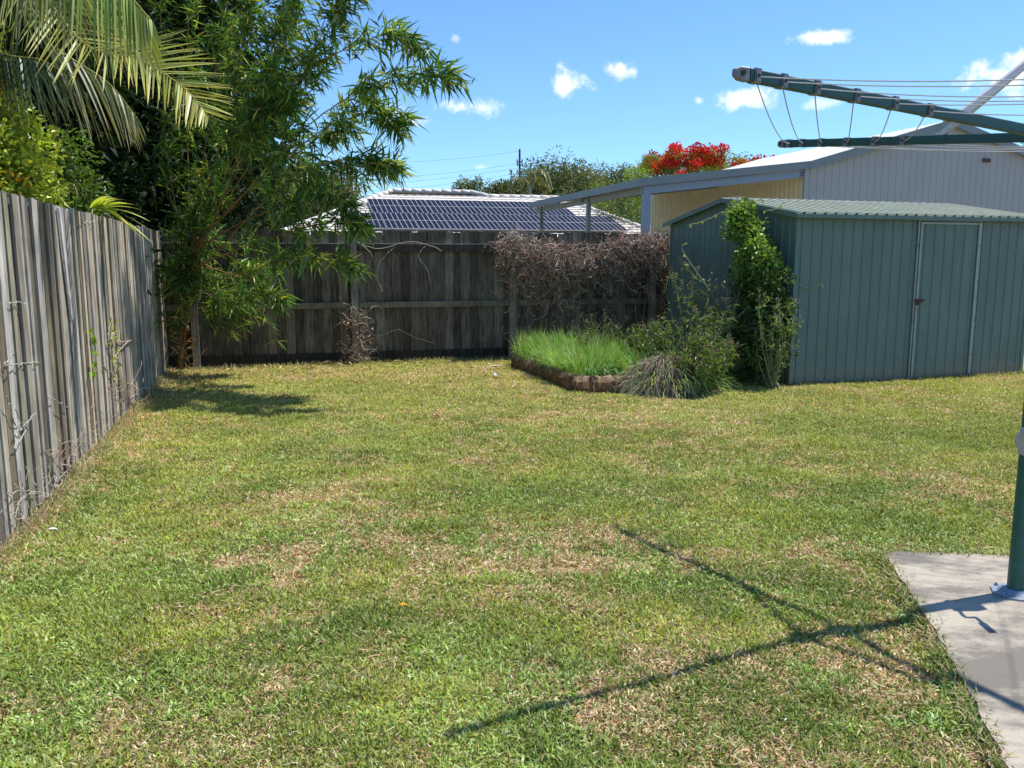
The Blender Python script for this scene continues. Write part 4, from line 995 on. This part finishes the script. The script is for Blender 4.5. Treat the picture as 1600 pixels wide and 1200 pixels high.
# ------------------------------------------------------------------ garden bed, weeds and shed creeper
def garden_bed():
    poly = np.array([gnd(808,573)[:2], gnd(905,611)[:2], gnd(1010,611)[:2]])
    root = empty('garden_bed', 'raised garden bed edged with a mossy brown log border', 'garden bed')
    pts = []
    for a, b in zip(poly[:-1], poly[1:]):
        n = int(np.linalg.norm(b-a)/.05); pts += [a+(b-a)*k/n for k in range(n)]
    pts.append(poly[-1]); pts = np.array(pts); m = len(pts)
    T = unit(np.gradient(np.column_stack([pts, np.zeros(m)]), axis=0)); S = np.cross(T, EZ)
    prof = [(.07,-.02),(.085,.05),(.075,.12),(.04,.165),(-.03,.175),(-.08,.15),(-.09,.05),(-.09,-.02)]
    V = []; C = []
    for i in range(m):
        for j, (a, z) in enumerate(prof):
            nz = rng.normal(0, .016)+.05*(fbm(np.array(i*.13), np.array(j*.5), 1.0, 6, 2)-.5); V.append([pts[i][0], pts[i][1], 0]+S[i]*(a+nz)+EZ*(z+rng.normal(0, .008) if z > 0 else z)+T[i]*rng.normal(0, .008))
            g = rng.uniform(.7, 1.3); C.append(np.array([.20,.115,.06] if z < .14 else [.20,.15,.09])*g*(.45+1.1*fbm(np.array(i*.21), np.array(j*.6), 1.0, 16, 2)))
    k = len(prof); Q = [(i*k+j, (i+1)*k+j, (i+1)*k+j+1, i*k+j+1) for i in range(m-1) for j in range(k-1)]
    mb = MB(); mb.add(V, Q, None, np.array(C)); mb.build('log_edging', M['bark'], root)
    mb = MB(); B = np.array(BED); c = B.mean(0); n = len(B)
    mb.add([[*(c+(q-c)*.97), .11] for q in B]+[[*c, .14]], None, [(i, (i+1) % n, n) for i in range(n)], (.07,.05,.035)); mb.build('soil', M['soil'], root)
    mb = MB(); q = 4200; i = rng.integers(0, m, q)                # mossy dry thatch hanging over the edging
    P = np.column_stack([pts[i], np.zeros(q)])+S[i]*rng.uniform(-.08, .07, (q, 1))+EZ*rng.uniform(.04, .18, (q, 1))
    strips(mb, P, S[i]*.8+rdir(q)*.7, rng.uniform(.03, .09, q), .005, jit(np.where(rng.uniform(0, 1, (q, 1)) < .6, [[.34,.25,.15]], [[.13,.075,.04]]), q, .3), 1.1, 3); mb.build('thatch', M['twig'], root)
    # tall soft grass in the bed
    mb = MB(); n = 15000; P = []
    while len(P) < n:
        a = rng.uniform(0, 1); x, y = rng.uniform(.0, 2.0), rng.uniform(9.3, 12.4)
        if inpoly(np.array(x), np.array(y), B): P.append((x, y, .12))
    P = np.array(P); P = P[(P[:, 0]-.8*0 < 1.75-.12*(P[:, 1]-9.5))]; n = len(P)
    wave = fbm(P[:, 0], P[:, 1], 2.6, 9, 2)
    P = P+np.array([.0, .12, 0]); D = np.stack([-.1+(wave-.5)*1.5+rng.normal(0, .2, n), -.12+rng.normal(0, .22, n), np.full(n, 1.15)], 1)
    c = np.where(rng.uniform(0, 1, (n, 1)) < .7, [[.20,.42,.06]], [[.44,.60,.28]])
    strips(mb, P, D, rng.uniform(.28, .60, n)*(.75+.5*wave), rng.uniform(.005, .012, n), jit(np.where(rng.uniform(0, 1, (n, 1)) < .07, [[.55,.45,.25]], c), n, .28), rng.uniform(.15, 1.0, n), 5, tipcol=(.30,.42,.16))
    tag(mb.build('tall_grass', M['blade']), 'bright green long soft grass filling the log edged bed', 'grass', kind='stuff')
garden_bed()

def weed(root, base, h, r, nst, nleaf, lsize, col, wid=.3, stemcol=(.14,.17,.05), flower=None, droop=.1, lm='leaf', base_sp=.05):
    base = np.array(base, float); st = MB(); lv = MB(); fl = MB(); LP, LD = [], []
    FP = []
    for _ in range(nst):
        a = rng.uniform(0, 2*math.pi); hh = h*rng.uniform(.55, 1.05); e = base+np.array([math.cos(a)*r*rng.uniform(.1, 1), math.sin(a)*r*rng.uniform(.1, 1), hh])
        b0 = base+np.array([rng.normal(0, base_sp), rng.normal(0, base_sp), 0])
        P = curve([b0, (b0+e)/2+rng.normal(0, .04, 3), e-EZ*droop*0], 12); st.tube(P, np.linspace(.0055, .002, 12), 4, stemcol, cap=False); FP.append(P[-1])
        for _b in range(3):
            i = rng.integers(4, 11); q = P[i]; d = unit(rdir(1)[0]*.7+EZ*.6); b = q+d*h*rng.uniform(.1, .26)
            st.tube(curve([q, (q+b)/2+rng.normal(0, .01, 3), b], 5), np.linspace(.0032, .0015, 5), 4, stemcol, cap=False); FP.append(b)
            for _k in range(max(1, nleaf//4)): g = rng.uniform(.1, 1); LP.append(q+(b-q)*g); LD.append(rdir(1)[0]+d*.3)
        for _k in range(nleaf):
            i = rng.integers(1, 12); LP.append(P[i]+rng.normal(0, .008, 3)); LD.append(rdir(1)[0]+np.array([0, 0, .1]))
    n = len(LP); leaves(lv, LP, np.array(LD), lsize*rng.uniform(.5, 1.2, n), lsize*wid*rng.uniform(.7, 1.2, n), jit(col, n, .28, .1))
    st.build('stems', M['cane'], root); lv.build('leaves', M[lm], root)
    if flower is not None:
        n = len(FP); F = np.repeat(np.array(FP), 7, 0)+rng.normal(0, .014, (n*7, 3)); leaves(fl, F, rdir(n*7)+EZ*.6, .022, .012, jit(flower, n*7, .3)); tag(fl.build('flower_heads', M['twig'], root), kind='stuff')
def weeds():
    W = lambda nm, lab, *a, **k: weed(empty(nm, lab, 'weed'), *a, **k)
    W('leafy_weed', 'low green leafy weed at the back right of the long grass', (1.75,10.6,.1), .58, .5, 34, 20, .07, (.13,.21,.05), .34, flower=(.24,.17,.14))
    W('leafy_weed', 'fresh green leafy weed rising just behind the straw heap', (1.85,9.95,.1), .66, .42, 34, 20, .065, (.14,.24,.05), .36, flower=(.26,.2,.16))
    W('tall_weed', 'tall thin weed with purple brown flower heads behind the long grass', (1.15,11.2,.1), .66, .5, 26, 8, .06, (.13,.20,.06), .3, flower=(.16,.08,.10))
    W('tall_weed', 'tall branching weed left of the shed creeper, pale seed heads', (2.35,10.3,0), 1.35, .5, 26, 12, .075, (.17,.24,.07), .24, flower=(.38,.28,.2))
    W('tall_weed', 'bushy grey green weed in front of the shed creeper', (2.25,9.65,0), .98, .42, 34, 22, .08, (.15,.24,.07), .24, flower=(.28,.18,.15))
    W('tall_weed', 'upright weed with curling tips at the front corner of the shed', (3.02,9.6,0), 1.12, .25, 14, 16, .075, (.19,.29,.08), .26, stemcol=(.28,.26,.14), flower=(.36,.3,.2), base_sp=.03)
    W('tall_weed', 'wispy weed with bare curling stems between two bushier weeds', (2.5,9.95,0), 1.25, .34, 18, 9, .07, (.15,.23,.07), .24, stemcol=(.22,.22,.12), flower=(.33,.24,.2))
    W('leafy_weed', 'grassy weed spilling onto the lawn beside the straw heap', (2.15,9.3,0), .60, .42, 54, 22, .10, (.16,.25,.06), .16, flower=(.28,.19,.14))
    # straw heap
    root = empty('straw_heap', 'mound of dry grey straw and dead stems at the end of the bed', 'straw heap')
    mb = MB(); c = np.array([1.74, 9.5, .0])
    n = 2300; d = rdir(n); d[:, 2] = abs(d[:, 2]); P = c+d*np.array([.50,.36,.36])*rng.uniform(.7, 1.15, (n, 1))
    tangle(mb, P, np.cross(d, rdir(n))-EZ*.5, rng.uniform(.10, .4, n), .3, .0028, np.where(rng.uniform(0, 1, (n, 1)) < .45, [[.50,.43,.34]], [[.24,.18,.13]]), 7, .15)
    n = 1700; a = rng.uniform(0, 2*math.pi, n); rr = rng.uniform(0, 1.1, n); D = np.stack([np.cos(a)*.7-.25, np.sin(a)*.7-.25, rng.uniform(-.1, .7, n)], 1)+rng.normal(0, .55, (n, 3))
    P = c+np.stack([np.cos(a)*.36*rr, np.sin(a)*.26*rr, .12+.24*(1-rr)+rng.normal(0, .03, n)], 1)
    strips(mb, P, D, rng.uniform(.2, .5, n), .0055, jit(np.where(rng.uniform(0, 1, (n, 1)) < .55, [[.38,.31,.23]], [[.20,.145,.10]]), n, .25), rng.uniform(.8, 1.4, n), 6)
    n = 1000; d = rdir(n); d[:, 2] = abs(d[:, 2]); strips(mb, c+[.15,-.02,0]+d*np.array([.5,.34,.34]), d+rdir(n)*.5+EZ*.4, rng.uniform(.15, .42, n), .007, jit((.24,.34,.08), n, .3), .7, 5)
    mb.build('stems', M['twig'], root)
    th = np.linspace(0, 2*math.pi, 25)[:-1]; V = []
    for z, s in ((0, .88), (.12, .80), (.22, .6), (.29, .35), (.31, .0)): V += [(c[0]+.42*s*math.cos(t)*(1+.06*math.sin(5*t)), c[1]+.34*s*math.sin(t), z+.01*math.sin(7*t)) for t in th]
    mb = MB(); mb.add(V, [(i*24+j, i*24+(j+1) % 24, (i+1)*24+(j+1) % 24, (i+1)*24+j) for i in range(4) for j in range(24)], None, (.07,.055,.045)); mb.build('core', M['soil'], root, smooth=True)
    # creeper over the shed's side wall
    root = empty('shed_creeper', 'leafy green creeper climbing the side wall of the garden shed', 'creeper')
    trunk = MB()
    for k in range(5):
        b = np.array([3.08+rng.normal(0, .08), 9.75+rng.normal(0, .1), 0]); e = np.array([2.78, 10.5, 1.2])+rng.normal(0, .2, 3)*[.5,1,1]
        trunk.tube(curve([b, (b+e)/2+rng.normal(0, .08, 3), e, e+np.array([0, .1, .7])], 14), np.linspace(.02, .006, 14), 6, (.24,.19,.14))
    spec = [((2.98,10.25,1.5),(.22,.42,.42),60),((3.02,10.05,1.05),(.26,.45,.42),70),((2.82,10.45,1.92),(.15,.24,.26),26),((3.08,9.9,.72),(.24,.36,.42),44),((2.93,9.98,.40),(.34,.42,.36),44),((2.70,10.2,.55),(.28,.4,.45),34),((2.86,10.3,1.3),(.24,.4,.4),26),((2.80,10.5,2.03),(.09,.16,.10),8),((3.0,10.05,1.3),(.26,.3,.35),34)]
    C = np.vstack([np.array(c)+rdir(k)*np.array(rd)*rng.uniform(.2, 1, (k, 1)) for c, rd, k in spec])
    # nothing grows through the steel wall
    wl = (C[:, 0]-3.33)*.95+(C[:, 1]-9.9)*.312; C[:, 0] -= np.clip(wl+.14, 0, 1)*.95; C[:, 1] -= np.clip(wl+.14, 0, 1)*.312
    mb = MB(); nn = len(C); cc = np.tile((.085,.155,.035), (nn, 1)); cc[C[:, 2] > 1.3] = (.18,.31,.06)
    crown_leaves(mb, C, .12*rng.uniform(.6, 1.3, nn), 60, .058, cc, wid=.7, updir=.1)
    # wandering tendrils
    tl = []
    for k in range(60):
        s = C[rng.integers(len(C))]; d = unit(rdir(1)[0]+np.array([.1, -.5, .3])); L = rng.uniform(.15, .42)
        q = curve([s, s+d*L*.5+EZ*.04, s+d*L+rng.normal(0, .05, 3)], 8); trunk.tube(q, .0022, 4, (.16,.18,.07), cap=False); tl += list(q[2:])
    for c in ([(1110,455),(1085,420),(1065,388),(1075,380)], [(1130,330),(1100,345),(1075,352)], [(1240,440),(1262,450),(1280,444),(1287,449)], [(1150,330),(1140,310),(1165,308)], [(1195,330),(1215,325),(1225,315)]):
        q = curve([at(px, py, 9.9) for px, py in c], 12); trunk.tube(q, .0035, 4, (.30,.32,.20), cap=False); tl += list(q[::2])
    tl = np.array(tl); leaves(mb, tl, rdir(len(tl)), .05, .034, (.17,.26,.045))
    trunk.build('stems', M['bark'], root); mb.build('foliage', M['leaf'], root)
weeds()

# ------------------------------------------------------------------ distant trees
GUM = (.15,.18,.07)
def gum(label, cx, top, Y, halfw, ncl, col=GUM, low=None, group='gum trees beyond the tiled house'):
    halfw *= 1.6; ncl = int(ncl*1.8); c = at(cx, top-3, Y); hw = halfw/1300*Y; h = c[2]
    root, _ = tree('gum_tree', label, 'tree', (c[0], Y, 0), (c[0], Y, h*.66), (hw*1.1, hw, h*.34), int(ncl*1.6), hw*.30, 110, .30, col, wid=.32, trunk_r=.16, bark=(.34,.29,.24), group=group, shell=.45, nlimb=14, updir=-.5)
gum('small grey gum tree at the left end of the far tree line', 738, 280, 62, 18, 20)
gum('grey green gum tree left of the power pole', 775, 284, 60, 18, 22)
gum('tall rounded gum tree just right of the power pole', 868, 251, 60, 42, 60)
gum('olive gum tree between the tall gum and the white cloud', 915, 270, 62, 28, 36, (.20,.19,.08))
gum('sparse open gum tree next to the red flowering tree', 965, 255, 64, 34, 40)
gum('gum tree with open crown behind the distant palm', 815, 276, 66, 22, 26)
gum('dull green gum tree filling behind the white cloud gap', 935, 268, 70, 26, 30)
gum('bronze gum tree peeping over the left end of the tiled roof', 455, 258, 46, 62, 70, (.17,.17,.065))
gum('olive gum tree mostly hidden behind the bamboo', 365, 235, 48, 50, 50, (.14,.15,.06))
tree('bushy_tree', 'low olive bushy tree in front of the gums, below the cloud', 'tree', (8*.7,44,0), (at(915,300,44)[0],44,at(915,305,44)[2]-1.6), (1.7,1.4,1.7), 36, .6, 70, .2, (.24,.22,.06), shell=.5)
tree('bushy_tree', 'bright green leafy tree at the gutter line of the carport', 'tree', (3.9,33,0), (at(965,290,34)[0],34,at(965,290,34)[2]-1.0), (1.5,1.3,1.25), 38, .45, 90, .13, (.14,.21,.035), shell=.5, leafmat='leaf')
tree('bushy_tree', 'dark leafy tree seen under the carport roof', 'tree', (4.6,31.5,0), (at(965,335,31.5)[0],31.5,2.2), (1.9,1.0,1.5), 60, .5, 80, .13, (.06,.10,.025), shell=.3, leafmat='leaf')
tree('bushy_tree', 'yellow green tree behind the right end of the grey gable', 'tree', (19.5,36,0), (at(1600,240,34)[0],34,4.6), (1.8,1.6,1.9), 40, .5, 70, .16, (.15,.20,.035), shell=.4)
tree('bushy_tree', 'pale leafy tree between the bamboo and the tiled roof', 'tree', (-9.5,24,0), (-9.2,24,1.9), (1.7,1.4,1.3), 50, .42, 80, .12, (.08,.12,.035), shell=.3)
def far_palm():
    root = empty('distant_palm', 'distant feather palm beside the power pole', 'palm tree'); t = at(828, 288, 56)
    mb = MB(); limb(mb, curve([(t[0], 56, 0), (t[0]+.1, 56, 3), t], 8), .16, .11, (.3,.28,.24)); mb.build('trunk', M['bark'], root)
    for k in range(9):
        a = k*2.4; d = np.array([math.cos(a), math.sin(a), 0]); up = rng.uniform(.3, 1.5); 
        frond('frond', [t, t+d*.55+EZ*up*.6, t+d*1.1+EZ*(up*.5), t+d*1.5+EZ*(up*.1-.4)], .5, root, col=(.06,.085,.035), n=22, droop=.5, w=.09, r=.03, k=2)
far_palm()
def poinciana():
    root = empty('flame_tree', 'spreading flame tree with clusters of scarlet flowers', 'tree'); Y = 39
    c = at(1090, 260, Y); mb = MB(); base = np.array([c[0], Y, 0]); fork = np.array([c[0], Y, 2.6]); limb(mb, curve([base, fork], 4), .22, .16, (.3,.27,.23))
    prof_px = [(985,266),(1000,250),(1020,243),(1042,236),(1060,229),(1080,236),(1100,234),(1125,238),(1150,240),(1175,245),(1200,254),(1230,262),(1260,275)]
    C = []
    for k in range(250):
        px = rng.uniform(985, 1250); top = np.interp(px, [a for a, b in prof_px], [b for a, b in prof_px])
        dy = rng.uniform(-2.2, 2.2); q = at(px, top+5, Y); q[1] += dy; q[2] = q[2]-rng.uniform(0, 1)**1.6*2.1-.06*dy*dy; C.append(q)
    C = np.array(C)
    for e in C[::16]: limb(mb, curve([fork, (fork+e)/2+EZ*.3, e], 7), .09, .015, (.28,.24,.2), 6)
    mb.build('trunk', M['bark'], root, smooth=True)
    hi = np.array([c_ for c_ in C if True]); xs = (hi[:, 0]-at(985, 260, Y)[0]); f = fbm(C[:, 0]*1., C[:, 2]*1.5, 1.1, 4, 2)
    top_z = np.array([at(800+q[0]/q[1]*1320, np.interp(800+q[0]/q[1]*1320, [a for a, b in prof_px], [b for a, b in prof_px]), q[1])[2] for q in C])
    red = ((C[:, 2] > top_z-1.0) & (f > .47)) | (rng.uniform(0, 1, len(C)) < .10); red &= C[:, 0] > at(1000, 260, Y)[0]
    g = MB(); crown_leaves(g, C, .42, 110, .13, (.19,.29,.04), wid=.45, flat=.6); g.build('crown', M['leaf'], root)
    g = MB(); Cr = C[red]+np.array([0, -.28, .16]); crown_leaves(g, Cr, .31, 120, .11, (.66,.030,.022), wid=.8, flat=.75, updir=.6, colvar=.2); g.build('blossom', M['leafdull'], root)
poinciana()

# ------------------------------------------------------------------ power pole, wires, antenna
def power():
    root = empty('power_pole', 'dark timber power pole with insulators above the far trees', 'power pole')
    b = at(812, 233, 75); mb = MB(); limb(mb, [(b[0], 75, 0), (b[0], 75, b[2])], .14, .09, (1,1,1), 10); mb.build('pole', M['polewood'], root)
    for py in (253, 258, 269):
        q = at(812, py, 75); mb = MB(); mb.box(q+np.array([.0, 0, 0]), (.26,0,0), (0,.05,0), (0,0,.04)); mb.tube([q+np.array([-.22,0,0]), q+np.array([-.22,0,.22])], .05, 8); mb.tube([q+np.array([.22,0,0]), q+np.array([.22,0,.22])], .05, 8); mb.build('cross_arm', M['polewood'], root)
    for (py, pe) in ((236, 249), (255, 275), (262, 284), (270, 297)):
        a = at(812, py, 75); e = at(545, pe, 110) if False else at(470, pe+4, 82); t = np.linspace(0, 1, 16)[:, None]
        mb = MB(); mb.tube(a+(e-a)*t-EZ*.5*4*t*(1-t), .009, 5); mb.build('wire', M['polewood'], root)
    root = empty('light_mast', 'thin mast with bent brackets above the left of the tiled roof', 'mast'); mb = MB(); Y = 50
    for c in ([(557,310),(557,262)], [(550,312),(550,270),(546,258),(549,250)], [(543,300),(543,284),(549,282)], [(549,300),(557,298)], [(557,280),(551,276)]):
        mb.tube(curve([at(x, y, Y) for x, y in c], 8), .05, 6)
    q = at(557, 310, Y); mb.tube([q, (q[0], q[1], 0)], .06, 6); mb.build('mast', M['polewood'], root)
power()

# ------------------------------------------------------------------ litter on the lawn
def litter():
    def leafobj(name, label, p, L, W, col, az, group=None, curl=.3):
        mb = MB(); n = 9; d = np.array([math.cos(az), math.sin(az), 0]); s = np.array([-d[1], d[0], 0]); V = []
        for i in range(n):
            t = i/(n-1); w = W*math.sin(math.pi*min(.98, max(.03, t)))**.8; c = d*L*(t-.5)+EZ*(curl*L*(.25-(t-.5)**2))
            V += [c-s*w/2+EZ*w*.3, c, c+s*w/2+EZ*w*.3]
        q = [(3*i+j, 3*i+j+1, 3*i+j+4, 3*i+j+3) for i in range(n-1) for j in range(2)]
        mb.add(V, q, None, col); o = mb.build(name, M['twig'], smooth=True); o.location = (p[0], p[1], hgt(p[0], p[1])+.035); tag(o, label, 'leaf', group); return o
    leafobj('fallen_leaf', 'curled orange yellow leaf lying alone in the near lawn', gnd(630, 962), .052, .014, (.75,.36,.02), .15, curl=.9)
    leafobj('fallen_leaf', 'pale bleached dry leaf near the left corner of the log edged bed', gnd(774, 578), .20, .07, (.62,.54,.42), .1)
    leafobj('fallen_leaf', 'pale lilac crumpled scrap lying just left of the log edged bed', gnd(776, 590), .09, .085, (.50,.47,.62), 1.2, curl=.8)
    leafobj('fallen_leaf', 'small white leaf in the lawn near the silver fence', gnd(82, 833), .06, .03, (.6,.6,.56), .4)
    for i, (px, py) in enumerate(((412,573),(440,576),(512,568),(528,571),(545,569),(620,565),(655,568),(700,566),(735,572),(480,575),(580,572),(340,582),(358,578),(705,592),(640,600),(560,596))):
        leafobj('fallen_leaf', 'dry tan leaf on the strip of lawn along the back fence', gnd(px, py+3), rng.uniform(.09, .17), rng.uniform(.03, .05), tuple(np.array([.42,.30,.17])*rng.uniform(.7, 1.3)), rng.uniform(0, 6), 'dry leaves along the back fence', curl=.5)
litter()
bpy.context.view_layer.update()
